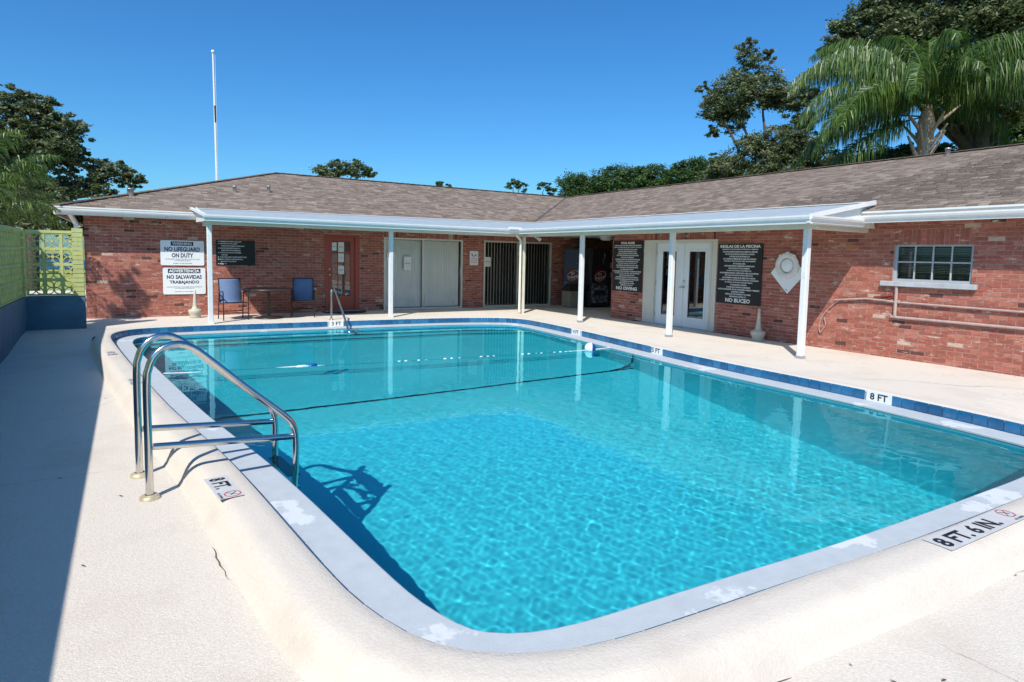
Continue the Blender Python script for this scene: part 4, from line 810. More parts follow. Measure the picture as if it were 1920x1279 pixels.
def vending(label, c, rz, wd_=.96, main=True):
    t = thing('vending_machine', label, 'vending machine', (0, 0, 0)); h = 1.86; d = .8
    mb = MB(); mb.box(-wd_ / 2, wd_ / 2, .05, d, .05, h); mb.build('cabinet', M['vend'], t, bevel=.012)
    mb = MB(); mb.box(-wd_ / 2 + .02, wd_ / 2 - .25, 0.0, .048, .12, h - .03); dr_ = mb.build('front_panel', M['vend'] if main else M['vendblue'], t, bevel=.01)
    mb = MB(); mb.box(wd_ / 2 - .24, wd_ / 2 - .01, .0, .048, .12, h - .03); mb.build('coin_panel', M['vend'], t, bevel=.008)
    cx = -.115
    mb = MB(); mb.add([(-wd_ / 2 + .03, -.002, .16), (wd_ / 2 - .26, -.002, .16), (wd_ / 2 - .26, -.002, .66), (wd_ / 2 - .4, -.002, .74), (cx, -.002, .68), (-wd_ / 2 + .15, -.002, .78), (-wd_ / 2 + .03, -.002, .76)], [(0, 1, 2, 3, 4, 5, 6)]); mb.build('ice_graphic', M['ice'], t)
    mb = MB(); mb.lathe([(0, -.006), (.20, -.005), (.25, -.003)], (cx, 0, 1.0), 28, 'y'); mb.build('logo_disc', M['logo'], t)
    text('Dr\nPepper', M['print'], t, (cx, -.009, 1.0), .36, .22, ((math.cos(.25), 0, math.sin(.25)), (-math.sin(.25), 0, math.cos(.25))), bold=.01, space=.8)
    o2 = MB(); pts = [(cx + .2 * math.cos(a) * 1.05, -.008, 1.0 + .145 * math.sin(a) + .05 * math.cos(a)) for a in np.linspace(0, 2 * math.pi, 33)]; o2.tube(pts, .006, 6, False); o2.build('logo_ring', M['print'], t)
    mb = MB(); mb.tube([(.02, -.006, 1.75), (.05, -.006, 1.60), (-.02, -.006, 1.48), (.0, -.006, 1.36)], .009, 6); mb.build('bottle_graphic', M['ice'], t)
    mb = MB(); mb.box(wd_ / 2 - .2, wd_ / 2 - .06, -.008, .0, 1.25, 1.42); mb.box(wd_ / 2 - .19, wd_ / 2 - .07, -.006, .0, .95, 1.12); mb.build('payment_slot', M['galv'], t)
    mb = MB(); mb.box(-wd_ / 2 + .12, wd_ / 2 - .38, -.004, .001, .42, .56); mb.build('delivery_slot', M['inkblack'], t)
    t.location = c; t.rotation_euler = (0, 0, rz); return t
vending('dark vending machine with red and white Dr Pepper emblem beside the rules board' if False else 'black vending machine with red emblem, nearest to the POOL RULES board', (12.76, 15.2, 0), R(0))
vending('navy vending machine partly hidden behind the white column, left of the black one', (12.16, 15.78, 0), R(-62), main=False)

# ladder at the near left edge
def rail_path(foot):
    F0 = Vector(foot); d = Vector((1, .115, 0)).normalized()
    pr = [(0, 0), (0, .35), (0, .80), (.012, .90), (.045, .985), (.11, 1.045), (.20, 1.065), (.29, 1.03), (.40, .935), (.66, .69), (.90, .475), (.985, .375), (1.01, .25), (1.008, .05), (1.0, -.2), (.99, -.7), (.99, -1.3)]
    return [F0 + d * s + Vector((0, 0, z)) for s, z in [tuple(q) for q in catmull(pr, .04, False)]], d
lad = thing('pool_ladder', 'polished steel ladder with two tall bent rails at the near left pool edge', 'ladder', (.06, 5.1, -.15))
feet = [(.088, 4.85, -.15), (.035, 5.377, -.15)]
for f_ in feet:
    p, d = rail_path(f_); mb = MB(); mb.tube(p, .0255, 14); rl = mb.build('handrail', M['steel'], lad)
    mb = MB(); mb.lathe([(.030, .032), (.045, .03), (.06, .02), (.066, .004), (.066, 0)], f_, 20); mb.build('flange', M['brass'], rl)
    mb = MB(); a = Vector(f_) + d * .03 + Vector((0, 0, .362)); b = Vector(f_) + d * 1.0 + Vector((0, 0, .275)); mb.tube([a, b], .0245, 12); mb.build('cross_rail', M['steel'], rl)
for k, z in enumerate((-.245, -.52, -.80, -1.08)):
    a = Vector(feet[0]) + Vector((1, .115, 0)).normalized() * .995; b = Vector(feet[1]) + Vector((1, .115, 0)).normalized() * .995; a.z = b.z = z - .02 + .0
    mb = MB(); mb.obox((a + b) / 2, (b - a) / 2, Vector((.05, 0, 0)), Vector((0, 0, .013))); mb.build('tread', M['chairframe'] if k == 0 else M['steel'], lad)
# handrail at the steps
hr = thing('step_handrail', 'slim steel handrail rising beside the 3 FT marker over the far pool steps', 'handrail', (4.0, 14.45, 0))
mb = MB(); pth = catmull([(4.02, 14.52, 0), (4.02, 14.52, .3), (4.02, 14.52, .64), (4.02, 14.49, .71), (4.02, 14.40, .745), (4.02, 14.27, .73), (4.02, 14.18, .66), (4.02, 13.6, .24), (4.02, 13.28, -.02), (4.02, 13.16, -.13), (4.10, 13.14, -.15), (4.25, 13.3, -.14), (4.28, 13.5, -.15), (4.22, 13.6, -.20), (4.1, 13.55, -.24)], .05, False); mb.tube([tuple(q) for q in pth], .023, 10); mb.build('rail', M['steel'], hr)
mb = MB(); mb.lathe([(.024, .02), (.045, .015), (.05, 0)], (4.02, 14.52, .006), 14); mb.build('flange', M['steel'], hr)
# lane rope with floats
rp = thing('safety_rope', 'float rope across the pool with a blue and white ball near the right wall', 'rope', (4, 9.3, WATER_Z))
pth = catmull([(-.02 + .4, 9.72, WATER_Z + .01), (1.4, 9.66, WATER_Z - .02), (2.2, 9.55, WATER_Z - .0), (3.2, 9.42, WATER_Z - .03), (4.2, 9.30, WATER_Z - .01), (5.4, 9.19, WATER_Z - .02), (6.6, 9.09, WATER_Z - .01), (7.3, 9.05, WATER_Z + .0), (7.83, 9.03, WATER_Z + .015)], .05, False)
mb = MB(); mb.tube([tuple(q) for q in pth], .010, 6); mb.build('cord', M['ropewhite'], rp)
mb = MB(); c_ = (7.33, 9.05, WATER_Z + .035); prf = [(.105 * math.sin(a), -.105 * math.cos(a)) for a in np.linspace(0, math.pi, 13)]
m1 = MB(); m1.lathe(prf[:8], c_, 24, 'x'); b1 = m1.build('ball_float', M['floatwhite'], rp); b1.rotation_euler = (0, 0, R(-32)); m1 = MB(); m1.lathe(prf[7:], c_, 24, 'x'); m1.build('blue_half', M['floatblue'], b1)
def bead(x, y, z, l=.05, r=.02, mt=None, nm_='float', ang=-.08):
    m1 = MB(); m1.lathe([(.3 * r, -l), (r, -l * .6), (r, l * .6), (.3 * r, l)], (0, 0, 0), 10, 'x'); me = m1.mesh(nm_, mt or M['floatwhite'], (0, 0, 0)); o = link(nm_, me, (x, y, z), rp); o.rotation_euler = (0, 0, ang); return o
for a, b in ((6.55, 7.15), (5.9, 6.3), (5.1, 5.45), (4.45, 4.72), (4.0, 4.2), (3.68, 3.8)):
    x = a
    while x < b:
        y = np.interp(x, pth[:, 0], pth[:, 1]); bead(x, y, WATER_Z + random.uniform(-.010, .0), .028, .012); x += random.uniform(.09, .16)
bead(2.19, 9.555, WATER_Z - .01, .09, .028, M['floatwhite'], 'float', .1); bead(2.36, 9.53, WATER_Z + .0, .07, .036, M['floatblue'], 'float', .1)

# ------------------------------------------------------------------ breeze block walls on the left
XF, YF = -1.63, 14.6; BS = .294; ZB = .64
def block_mesh():
    mb = MB(); h = BS / 2; t = .045; f = .024
    for a, b, c, d in ((-h, h, -h, -h + f), (-h, h, h - f, h), (-h, -h + f, -h + f, h - f), (h - f, h, -h + f, h - f)): mb.box(a, b, -t, t, c, d)
    L_ = h - f
    for sx, sz in ((1, 1), (1, -1), (-1, 1), (-1, -1)):
        for bow in (-1, 1):                               # two bowed webs make each petal
            P = [(q_, bow * .036 * math.sin(math.pi * q_)) for q_ in (0, .2, .4, .6, .8, 1)]; D_ = L_ * 1.0
            P = [(sx * (q_ * D_ - b_), sz * (q_ * D_ + b_)) for q_, b_ in P]
            for (a0, c0_), (a1, c1__) in zip(P[:-1], P[1:]): mb.bar((a0, 0, c0_), (a1, 0, c1__), 2 * t - .012, .015)
    mb.prism([(.03 * math.cos(a), .03 * math.sin(a)) for a in np.linspace(0, 2 * math.pi, 9)[:-1]], -t + .004, t - .004, lambda u, v, q: (u, q, v))
    return mb.mesh('breeze_block', M['greenyellow'], (0, 0, 0))
bm_ = block_mesh()
def wall_thing(label, loc): return thing('breeze_block_wall', label, 'wall', loc, 'yellow-green breeze block walls')
wl = wall_thing('long yellow-green breeze block wall on a blue base along the left side', (XF, 6, 0))
y = 14.30 - BS / 2; cnt = 0
while y > -4.2:
    for k in range(4):
        o = bpy.data.objects.new('breeze_block', bm_); COL.objects.link(o); o.parent = wl; p = Vector((XF - .055, y, ZB + .01 + BS * (k + .5))); W[o] = p; o.location = p - W[wl]; o.rotation_euler = (0, 0, R(90)); cnt += 1
    y -= BS
mb = MB(); mb.box(XF - .16, XF, -4.4, YF + .1, -.32, ZB); mb.build('base', M['bluewall'], wl)
mb = MB(); mb.box(XF - .12, XF + .012, -4.4, 14.30, ZB + .01 + BS * 4, ZB + .075 + BS * 4); mb.build('cap', M['greenyellow'], wl)
mb = MB()
for k in range(7): mb.box(XF - .16, XF + .02, 14.32, 14.50, ZB + .003 + .181 * k, ZB + .176 + .181 * k)
mb.build('pier', M['greenyellow'], wl)
we = wall_thing('short yellow-green breeze block wall with a pier, in front of the brick wall', (-1.2, YF, 0))
for i in range(3):
    for k in range(4):
        o = bpy.data.objects.new('breeze_block', bm_); COL.objects.link(o); o.parent = we; p = Vector((XF + .02 + .275 * (i + .5) - .01, YF + .055, ZB + .01 + BS * (k + .5))); W[o] = p; o.location = p - W[we]; o.scale = (.275 / BS, 1, 1)
mb = MB(); mb.box(XF + .002, -.72, YF - .03, YF + .17, -.12, ZB - .002); mb.build('base', M['bluewall'], we)
mb = MB(); mb.box(XF + .021, -.885, YF + .0, YF + .11, ZB + .012 + BS * 4, ZB + .065 + BS * 4); mb.build('cap', M['greenyellow'], we)
mb = MB()
for k in range(15): mb.box(-.90 + .003 * (k % 2), -.725 - .003 * (k % 2), YF - .045, YF + .15, ZB + .002 + .0865 * k, ZB + .080 + .0865 * k)
mb.build('pier', M['greenyellow'], we)

# ------------------------------------------------------------------ flagpole, parked car
fp = thing('flagpole', 'tall bare white flagpole with ball finial rising behind the roof', 'flagpole', (3.35, 29.8, -.3))
mb = MB(); mb.tube([(3.37, 29.8, -.3), (3.36, 29.8, 5), (3.30, 29.8, 9.85)], [.055, .05, .034], 12); mb.build('pole', M['white'], fp)
mb = MB(); mb.lathe([(.0, -.075), (.05, -.06), (.075, 0), (.05, .06), (0, .075)], (3.30, 29.8, 9.93), 16); mb.build('finial', M['white'], fp)
mb = MB(); mb.tube([(3.352, 29.79, 7.0), (3.34, 29.79, 7.7)], .049, 8); mb.build('dark_band', M['binlid'], fp)
mb = MB(); mb.tube([(3.43, 29.75, 1), (3.37, 29.75, 9.8)], .008, 5); mb.build('halyard', M['ropewhite'], fp)
car = thing('parked_car', 'blue car parked on the lawn beyond the breeze block wall', 'car', (-4.4, 54, -.32))
side = [(-2.1, .32), (-2.15, .75), (-1.95, .92), (-1.25, 1.0), (-.65, 1.42), (.75, 1.45), (1.4, 1.05), (2.05, .95), (2.15, .6), (2.1, .32)]
mb = MB(); mb.prism(side, -.85, .85, lambda u, v, t: (-4.4 + u, 54 + t, v - .32)); mb.build('body', M['carblue'], car, bevel=.06)
gl = [(-1.1, 1.02), (-.6, 1.36), (.7, 1.39), (1.2, 1.05)]; mb = MB(); mb.prism(gl, -.862, .862, lambda u, v, t: (-4.4 + u, 54 + t, v - .32)); mb.build('windows', M['darkpane'], car)
for x in (-1.35, 1.35):
    for y in (-.8, .8):
        mb = MB(); mb.lathe([(0, -.1), (.2, -.1), (.31, -.09), (.33, 0), (.31, .09), (0, .1)], (-4.4 + x, 54 + y, .01), 24, 'y'); wh = mb.build('wheel', M['tyre'], car)
        mb = MB(); s = -1 if y < 0 else 1; mb.lathe([(0, s * .11), (.19, s * .105)], (-4.4 + x, 54 + y, .01), 16, 'y'); mb.build('rim', M['galv'], wh)

# ------------------------------------------------------------------ trees
def leaves(blobs, count, size, seed, spread=.30, clump=9, flat=.8):
    count = int(count * 1.7); size *= .72
    """leaf faces gathered into clumps spread through each blob's volume"""
    g = np.random.default_rng(seed); blobs = np.array(blobs, float); vol = blobs[:, 3] ** 2.2; pick = g.choice(len(blobs), count // 75 + 1, p=vol / vol.sum())
    cc = []
    for b in pick:
        d = g.normal(size=3); d /= np.linalg.norm(d); r = blobs[b, 3] * g.uniform(.15, 1.06) ** .5; cc.append((*(blobs[b, :3] + d * r * np.array((1, 1, flat))), blobs[b, 3] * spread * g.uniform(.4, 1.15)))
    cc = np.array(cc); k = len(cc); own = g.integers(0, k, count); P = cc[own, :3] + g.normal(size=(count, 3)) * cc[own, 3:4] * np.array((1, 1, .6)) * .62
    a = g.normal(size=(count, 3)); a[:, 2] *= .55; a /= np.linalg.norm(a, axis=1)[:, None]; b = np.cross(a, g.normal(size=(count, 3))); b /= np.linalg.norm(b, axis=1)[:, None]
    s = size * g.uniform(.6, 1.35, count)[:, None]; a = a * s; b = b * s * .42
    V = np.stack([P - a, P - b * 1.0, P + a, P + b * 1.0], 1).reshape(-1, 3); F = np.arange(count * 4).reshape(-1, 4)
    r = np.clip(np.repeat(0, count) + g.uniform(0, 1, count) * .55 + (g.uniform(0, .45, k))[own], 0.01, 1); return V, F, r, cc
def tree(name, label, cat, base, trunk_top, blobs, count, size, seed, tr=.22, mtl='leaf', group=None, limbs=10, twigs=60, spread=.30):
    t = thing(name, label, cat, base, group); g = random.Random(seed); V, F, r, cc = leaves(blobs, count, size, seed, spread)
    me = np_mesh('crown', V - np.array(base), F, M[mtl], r); link('crown', me, base, t)
    mb = MB(); B, T_ = Vector(base), Vector(trunk_top); mb.tube([B, B.lerp(T_, .5) + Vector((g.uniform(-.15, .15), g.uniform(-.15, .15), 0)), T_], [tr * 1.3, tr, tr * .8], 10); mb.build('trunk', M['bark'], t)
    big = sorted(blobs, key=lambda b: -b[3])[:limbs]; mb = MB(); tips = []
    for b in big:
        E_ = Vector(b[:3]); s = B.lerp(T_, g.uniform(.75, 1)); m1 = s.lerp(E_, .4) + Vector((g.uniform(-.3, .3), g.uniform(-.3, .3), g.uniform(-.1, .35))); m2 = s.lerp(E_, .75) + Vector((g.uniform(-.2, .2), g.uniform(-.2, .2), g.uniform(0, .25)))
        mb.tube([s, m1, m2, E_], [tr * .55, tr * .38, tr * .24, tr * .08], 7, False); tips.append((m2, E_, tr * .2))
    for q in range(twigs):
        c = Vector(cc[g.randrange(len(cc)), :3]); s, e, rr = min(tips, key=lambda q_: (q_[1] - c).length); st_ = s.lerp(e, g.uniform(.2, .9)); mb.tube([st_, st_.lerp(c, .5) + Vector((0, 0, g.uniform(-.05, .12))), c], [rr * .45, rr * .3, rr * .1], 4, False)
    if tips: stuff(mb.build('limbs', M['bark'], t)) if False else mb.build('limbs', M['bark'], t)
    return t
def far(blobs, k, c=(0, 0, 1.572)):
    """same crown, standing k times farther away"""
    return [(c[0] + (x - c[0]) * k, c[1] + (y - c[1]) * k, c[2] + (z - c[2]) * k, r * k) for x, y, z, r in blobs]
left_oak = [(-2.7, 23.8, 5.9, 0.55), (-2.1, 23.9, 5.9, 0.45), (-2.3, 23.9, 5.4, 0.8), (-1.6, 23.9, 5.2, 0.74), (-2.9, 23.8, 4.6, 0.79), (-1.9, 23.9, 4.5, 0.9), (-1.2, 24.0, 5.0, 0.42), (-1.2, 24.0, 4.3, 0.5), (-1.1, 24.0, 3.7, 0.59), (-0.4, 24.0, 4.0, 0.65), (0.2, 24.0, 3.8, 0.49), (-1.8, 23.9, 3.3, 0.74), (-0.7, 24.0, 3.3, 0.6), (-2.6, 23.9, 3.7, 0.8), (0.4, 24.0, 3.6, 0.17), (-3.6, 23.6, 5.2, .9), (-3.6, 23.6, 3.9, .9)]
tall_oak = [(19.9, 13.4, 7.2, .4), (19.9, 13.4, 5.6, .6), (20.1, 13.1, 4.9, .6), (18.8, 14.9, 9.1, 0.37), (18.8, 15.0, 8.4, 0.53), (19.2, 14.4, 8.7, 0.26), (18.6, 15.2, 7.4, 0.8), (19.1, 14.5, 7.6, 0.71), (18.2, 15.7, 7.0, 0.54), (18.1, 15.8, 6.3, 0.31), (18.5, 15.3, 6.6, 0.53), (17.9, 16.0, 7.7, 0.27), (19.6, 13.9, 7.1, 0.48), (19.9, 13.5, 6.4, 0.46), (18.9, 14.8, 5.3, 0.68), (19.4, 14.1, 5.7, 0.67), (19.7, 13.8, 4.8, 0.84), (19.1, 14.5, 4.5, 0.68), (18.4, 15.4, 4.8, 0.58), (18.1, 15.8, 4.4, 0.49)]
big_oak = [(17.9, 11.1, 7.9, 0.44), (18.0, 10.8, 8.4, 0.54), (18.3, 10.3, 8.4, 0.76), (18.7, 9.6, 8.0, 0.89), (19.1, 8.8, 8.3, 0.8), (19.4, 7.9, 8.0, 0.91), (18.5, 10.0, 7.4, 0.68), (19.7, 7.3, 7.1, 0.83), (19.3, 8.3, 7.1, 0.72), (19.7, 7.2, 5.7, 0.62), (18.1, 10.7, 7.3, 0.46), (19.5, 7.7, 5.9, 0.49), (19.0, 8.8, 7.1, 0.58), (18.7, 9.6, 9.3, 0.89), (19.3, 8.3, 9.2, 0.99), (19.7, 7.2, 8.2, 0.82), (18.4, 10.2, 9.2, 0.61)]
right_bush = [(21.4, 8.5, 5.0, 0.54), (21.6, 8.0, 5.3, 0.58), (21.1, 9.0, 4.8, 0.48), (20.2, 11.0, 4.8, 0.59), (21.7, 7.7, 5.6, 0.45), (19.7, 11.9, 4.7, 0.61), (20.6, 10.3, 4.9, 0.49), (21.0, 9.6, 4.8, .5)]
small_clump = [(10.2, 38.7, 6.5, 0.52), (11.1, 38.4, 6.8, 0.65), (12.1, 38.1, 6.7, 0.66), (12.9, 37.9, 6.5, 0.4), (10.7, 38.6, 6.2, 0.65)]
far_trees = [(25.3, 33.5, 6.3, 0.78), (26.3, 32.8, 6.4, 0.78), (27.4, 31.9, 6.7, 0.84), (28.4, 31.0, 6.9, 0.77), (29.4, 30.0, 6.8, 0.76), (30.3, 29.1, 7.0, 0.76), (31.2, 28.1, 7.1, 0.82), (32.1, 27.1, 6.9, 0.81), (31.9, 27.3, 7.9, 0.41)]
tree('oak_tree', 'spreading dark oak tree behind the left end of the roof', 'tree', (-3.2, 29.6, -.3), (-3.0, 29.8, 3.2), [(x, y, z, r * .86) for x, y, z, r in far(left_oak, 1.25)], 34000, .105, 11, .26, twigs=190, spread=.22)
tree('hedge', 'dark leafy shrubs beyond the breeze block walls on the left', 'shrub', (-3, 21, -.3), (-3, 21, 1.6), [(-2.0, 21, 2.2, .45), (-2.9, 21, 2.2, .5), (-1.3, 21.3, 2.2, .45), (-3.8, 21, 2.3, .6), (-.9, 21.2, 2.1, .35), (-2.3, 21, 2.7, .5), (-1.5, 21.2, 2.6, .45), (-3.2, 21, 2.7, .6)], 9000, .08, 12, .05, limbs=5, twigs=20)
tree('oak_tree', 'tall ragged oak with separate leaf clumps left of the palm, behind the right wing', 'tree', (24.6, 18.2, -.3), (24.4, 17.9, 5.2), [(x, y, z, r * 1.16) for x, y, z, r in far(tall_oak, 1.27)], 46000, .09, 13, .2, twigs=170, spread=.24)
tree('oak_tree', 'large oak filling the top right corner behind the palm', 'tree', (26.6, 10.2, -.3), (26.2, 10.6, 6.6), far(big_oak, 1.36), 52000, .11, 14, .3, limbs=16, twigs=220, spread=.25)
tree('leafy_tree', 'bright green leafy tree low behind the roof at the right edge', 'tree', (30.0, 12.0, -.3), (30.0, 12.0, 4.5), far(right_bush, 1.42), 16000, .10, 15, .15, 'leafgreen')
tree('oak_tree', 'small round oak crown peeping over the middle of the back roof', 'tree', (12.7, 43, -.3), (12.7, 43, 6), far(small_clump, 1.12), 5000, .13, 16, .2, limbs=3, twigs=8)
tl = [far_trees[:3], far_trees[3:6], far_trees[6:]]
for k, (bl, lb) in enumerate(zip(tl, ('leftmost of the three low green trees beyond the roof valley', 'middle of the three low green trees beyond the roof valley', 'tallest and rightmost of the three low green trees beyond the roof valley'))):
    b2 = [(x, y, z, r * 1.35) for x, y, z, r in far(bl, 1.12)]; b2 += [(x, y, z - .9, r) for x, y, z, r in b2]; tree('leafy_tree', lb, 'tree', (b2[1][0], b2[1][1], -.3), (b2[1][0], b2[1][1], 6), b2, 16000, .12, 20 + k, .2, 'leafgreen', 'low trees beyond the roof valley', limbs=3, twigs=8)
for k, (x, y, z, r, lb) in enumerate(((25.8, 41.8, 7.1, .6, 'first tiny treetop left of the roof valley'), (27.6, 40.2, 6.9, .55, 'tiny treetop just above the roof valley'), (20.8, 44.6, 7.05, .35, 'tiniest treetop just over the middle of the back roof ridge'))):
    tree('distant_tree', lb, 'tree', (x, y, -.3), (x, y, 6), [(x, y, z, r), (x + .5, y - .3, z - .2, r * .8)], 900, .12, 30 + k, .15, 'leafgreen', limbs=2, twigs=2)
tree('slim_tree', 'slim leafy tree beyond the wall whose shadow falls on the brick', 'tree', (-3.3, 13.4, -.3), (-3.3, 13.4, 4.8), [(-3.3, 13.4, 5.6, .24), (-3.25, 13.4, 6.0, .18), (-3.35, 13.4, 5.2, .26), (-3.2, 13.5, 4.8, .30), (-3.3, 13.3, 4.4, .30), (-3.25, 13.4, 6.3, .10), (-3.0, 13.6, 5.5, .14)], 3200, .07, 41, .06, limbs=5, twigs=10)

def frond(root, P0, az, el, L, droop, nl, ll, seed, hang=.75, dry=False, wid=.030, rad=.03, mt_=None):
    g = np.random.default_rng(seed); k = 15; p = Vector(P0); e = el; pts = [p.copy()]; hd = Vector((math.cos(az), math.sin(az), 0))
    for i in range(k): e -= droop / k * (.4 + 1.2 * i / k); p = p + (hd * math.cos(e) + Vector((0, 0, 1)) * math.sin(e)) * (L / k); pts.append(p.copy())
    Pn = np.array(pts); mb = MB(); mb.tube(pts, [rad * (1 - .88 * i / k) for i in range(k + 1)], 6, False); rc = mb.build('rachis', M['frond'] if not dry else M['frond_dry'], None)
    bpy.data.objects.remove(rc)
    v0, f0 = list(mb.v), list(mb.f); V = [np.array(v0)]; F = [np.array(f0)]; Rn = [np.full(len(f0), .8)]
    t = np.linspace(.14, .995, nl); s = t * k; i0 = np.minimum(s.astype(int), k - 1); fr_ = (s - i0)[:, None]; B = Pn[i0] * (1 - fr_) + Pn[i0 + 1] * fr_; tan = Pn[i0 + 1] - Pn[i0]; tan /= np.linalg.norm(tan, axis=1)[:, None]
    side = np.cross(tan, (0, 0, 1)); side /= np.linalg.norm(side, axis=1)[:, None]; base = sum(len(a) for a in V)
    for sg in (-1, 1):
        ln = ll * np.sin(np.clip(t * 1.02, 0, 1) * math.pi * .80 + .32) * g.uniform(.8, 1.12, nl); ln = ln[:, None]
        d1 = side * sg * .62 + tan * .45 + np.array((0, 0, 1)) * g.uniform(-.25, .35, nl)[:, None]; d1 /= np.linalg.norm(d1, axis=1)[:, None]
        d2 = d1 * (1 - hang) + np.array((0, 0, -1)) * hang + g.normal(size=(nl, 3)) * .10; d2 /= np.linalg.norm(d2, axis=1)[:, None]
        d3 = d2 * .35 + np.array((0, 0, -1)) * (.4 + hang) + g.normal(size=(nl, 3)) * .08; d3 /= np.linalg.norm(d3, axis=1)[:, None]
        a, b, c, d = B, B + d1 * ln * .28, B + d1 * ln * .28 + d2 * ln * .36, B + d1 * ln * .28 + d2 * ln * .36 + d3 * ln * .36
        wv = np.cross(d2, side * sg + g.normal(size=(nl, 3)) * .5); wv /= np.linalg.norm(wv, axis=1)[:, None]; wv = tan * .7 + wv * .5; wv /= np.linalg.norm(wv, axis=1)[:, None]; wv *= wid / 2
        vv = np.stack([a - wv * .5, a + wv * .5, b - wv, b + wv, c - wv * .8, c + wv * .8, d, d + wv * .05], 1).reshape(-1, 3); o = base + np.arange(nl)[:, None] * 8
        ff = np.concatenate([o + np.array([0, 1, 3, 2]), o + np.array([2, 3, 5, 4]), o + np.array([4, 5, 7, 6])]); V.append(vv); F.append(ff); rr = g.uniform(.05, 1, nl); Rn.append(np.tile(rr, 3)); base += len(vv)
    Vv = np.vstack(V); me = np_mesh('frond', Vv - np.array(P0), np.vstack(F), mt_ or M['frond'], np.concatenate(Rn)); link('frond', me, P0, root)
PB = Vector((23.0, 10.75, -.3)); PC = Vector((22.95, 10.9, 6.9))
pm = thing('queen_palm', 'big queen palm with long drooping fronds and brown boot stubs behind the right wing', 'palm tree', PB)
mb = MB(); mb.tube([PB, PB.lerp(PC, .5), PC - Vector((0, 0, 1.6)), PC - Vector((0, 0, .6)), PC], [.24, .20, .21, .26, .12], 14); mb.build('trunk', M['palmbark'], pm)
for k in range(11):
    a = k * 2.4; mb = MB(); p = PC - Vector((0, 0, 2.1 - .1 * k)); mb.tube([p, p + Vector((math.cos(a) * .30, math.sin(a) * .30, .45)), p + Vector((math.cos(a) * (.5 + .04 * k), math.sin(a) * (.5 + .04 * k), 1.0))], [.085, .065, .03], 6); mb.build('frond_stub', M['palmbark'], pm)
rt_ = math.atan2(-.52451, .85116)                     # across the line of sight
for k, (da, el, L, dr_) in enumerate(((180, 38, 5.0, 1.9), (168, 52, 5.2, 1.9), (196, 20, 4.9, 1.55), (188, 5, 4.6, 1.2), (205, 30, 4.9, 1.8), (158, 12, 4.4, 1.3), (184, -12, 4.4, .9), (232, 42, 4.6, 2.0), (262, 46, 3.6, 1.6), (0, 48, 4.8, 2.0), (18, 25, 4.4, 1.6), (-30, 40, 4.6, 2.0), (40, 60, 4.6, 2.1), (75, 66, 4.4, 2.1), (110, 60, 4.6, 2.1), (135, 40, 4.4, 1.8), (312, 55, 4.4, 2.2), (250, 70, 4.2, 2.1), (340, 66, 4.6, 2.2), (172, 70, 4.8, 2.3), (150, 78, 5.2, 2.3), (30, 80, 5.2, 2.2), (350, 76, 5.0, 2.4), (90, 80, 5.4, 1.8), (20, 58, 5.0, 1.9), (178, 50, 5.3, 1.7), (60, 78, 5.8, 1.7), (125, 76, 5.8, 1.8), (340, 70, 5.4, 2.0), (10, 70, 5.6, 1.8))):
    frond(pm, PC - Vector((0, 0, random.uniform(0, .5))), rt_ + R(da), R(el), L, dr_, 200, 1.25, 100 + k, hang=.80, wid=.030)
pl_ = thing('feather_palm', 'bushy bright palm leaning over the breeze block wall at the left edge', 'palm tree', (-3.0, 16.6, -.3)); PC2 = Vector((-2.9, 16.6, 2.2))
mb = MB()
for k in range(5): a = k * 1.3; mb.tube([(-3.0 + .15 * math.cos(a), 16.6 + .15 * math.sin(a), -.3), (-3.0 + .3 * math.cos(a), 16.6 + .3 * math.sin(a), 1.0), (PC2.x + .2 * math.cos(a), PC2.y + .2 * math.sin(a), PC2.z)], [.05, .045, .04], 8)
mb.build('stems', M['palmbark'], pl_)
for k in range(34):
    a = k * 2.399 + .3; frond(pl_, PC2 + Vector((.2 * math.cos(a), .2 * math.sin(a), random.uniform(-.3, .3))), a, R(random.uniform(30, 78)), random.uniform(1.5, 2.2), random.uniform(1.0, 1.8), 60, .55, 200 + k, hang=.35, wid=.030, rad=.014, mt_=M['frondlight'])

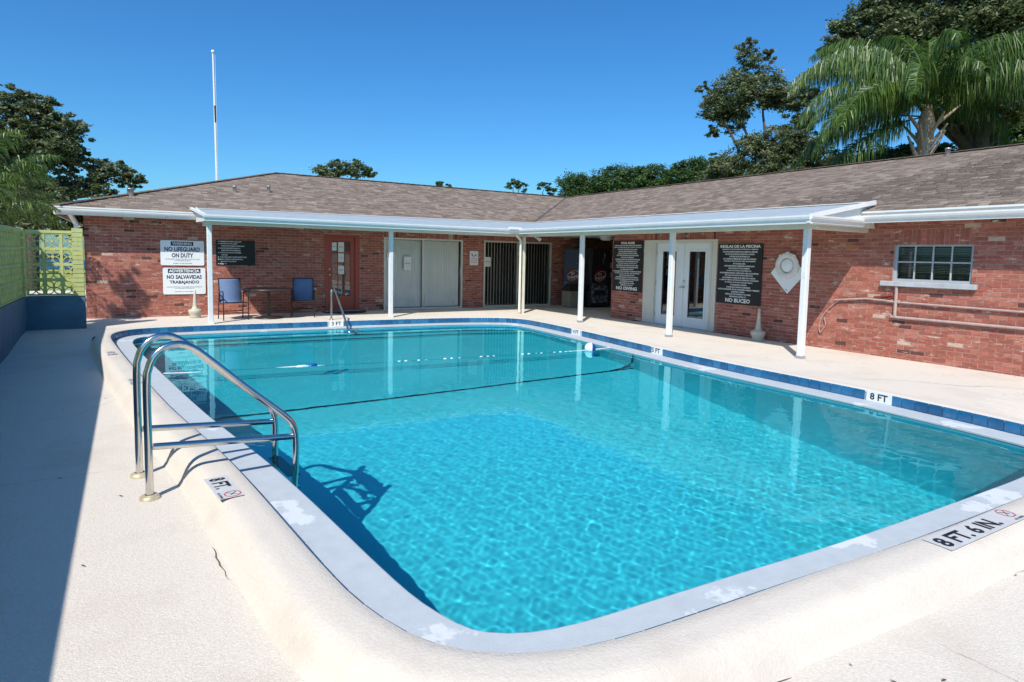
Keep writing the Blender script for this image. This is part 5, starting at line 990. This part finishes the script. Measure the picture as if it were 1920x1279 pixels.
# ------------------------------------------------------------------ cracks, litter
def crack(pts, wd, z=.004):
    P = catmull(pts, .05, False); mb = MB(); v = []
    for i, (x, y) in enumerate(P):
        t_ = P[min(i + 1, len(P) - 1)] - P[max(i - 1, 0)]; t_ /= np.linalg.norm(t_) + 1e-9; w_ = wd * random.uniform(.25, 1) * math.sin(math.pi * (i + .6) / (len(P) + .2)); j = random.uniform(-.006, .006)
        nx_, ny_ = -t_[1], t_[0]; zz = float(deck_h(np.array(x), np.array(y))) + z; v += [(x + nx_ * (j + w_), y + ny_ * (j + w_), zz), (x + nx_ * (j - w_), y + ny_ * (j - w_), zz)]
    mb.add(v, [(2 * i, 2 * i + 1, 2 * i + 3, 2 * i + 2) for i in range(len(P) - 1)]); o = mb.build('crack', M['crack'], deck); return o
crack([(9.9, 2.9), (9.6, 3.5), (9.25, 3.7), (8.9, 4.25), (8.45, 4.6), (8.1, 4.9)], .006); crack([(9.33, 6.0), (9.15, 5.8), (9.18, 5.6), (8.95, 5.35)], .004)
crack([(.372, 3.86), (.39, 3.6), (.405, 3.42)], .005, .006); crack([(4.2, 1.355), (4.8, 1.30), (5.3, 1.29)], .004, .006); crack([(1.9, 1.445), (2.1, 1.47), (2.3, 1.455)], .006, .006)
crack([(-1.2, 7.2), (-.9, 7.6), (-.5, 7.7), (-.1, 8.4)], .003); crack([(2.2, 15.0), (4.5, 14.95), (8.8, 15.2)], .004); crack([(9.6, 12.5), (9.5, 10), (9.7, 7.5)], .004)
for pts_ in ([(8.75, 10.5), (10.7, 10.5)], [(8.1, 6.6), (10.75, 6.62)], [(-1.6, 5.6), (.1, 5.62)], [(-1.6, 9.9), (-.4, 9.9)], [(3.1, .2), (3.1, 1.3)]): crack(pts_, .002)
mb = MB()
for k in range(44):
    c = random.random()
    if c < .35: x, y = random.uniform(7.9 + .9, 10.8), random.uniform(3, 8)
    elif c < .7: x, y = random.uniform(-1.4, .1), random.uniform(3, 11)
    else: x, y = random.uniform(.8, 5), random.uniform(.4, 1.4)
    if c < .7 and c > .35 and x > .45 - (y - 3) * .12: x -= .5
    a = random.uniform(0, 3.14); l, b = random.uniform(.008, .022), random.uniform(.003, .007); z = float(deck_h(np.array(x), np.array(y))) + .008
    mb.add([(x - math.cos(a) * l, y - math.sin(a) * l, z - .003), (x + math.sin(a) * b, y - math.cos(a) * b, z + .002), (x + math.cos(a) * l, y + math.sin(a) * l, z), (x - math.sin(a) * b, y + math.cos(a) * b, z + .003)], [(0, 1, 2, 3)], random.random() + .01)
stuff(mb.build('leaf_litter', M['litter']))
finish_texts()
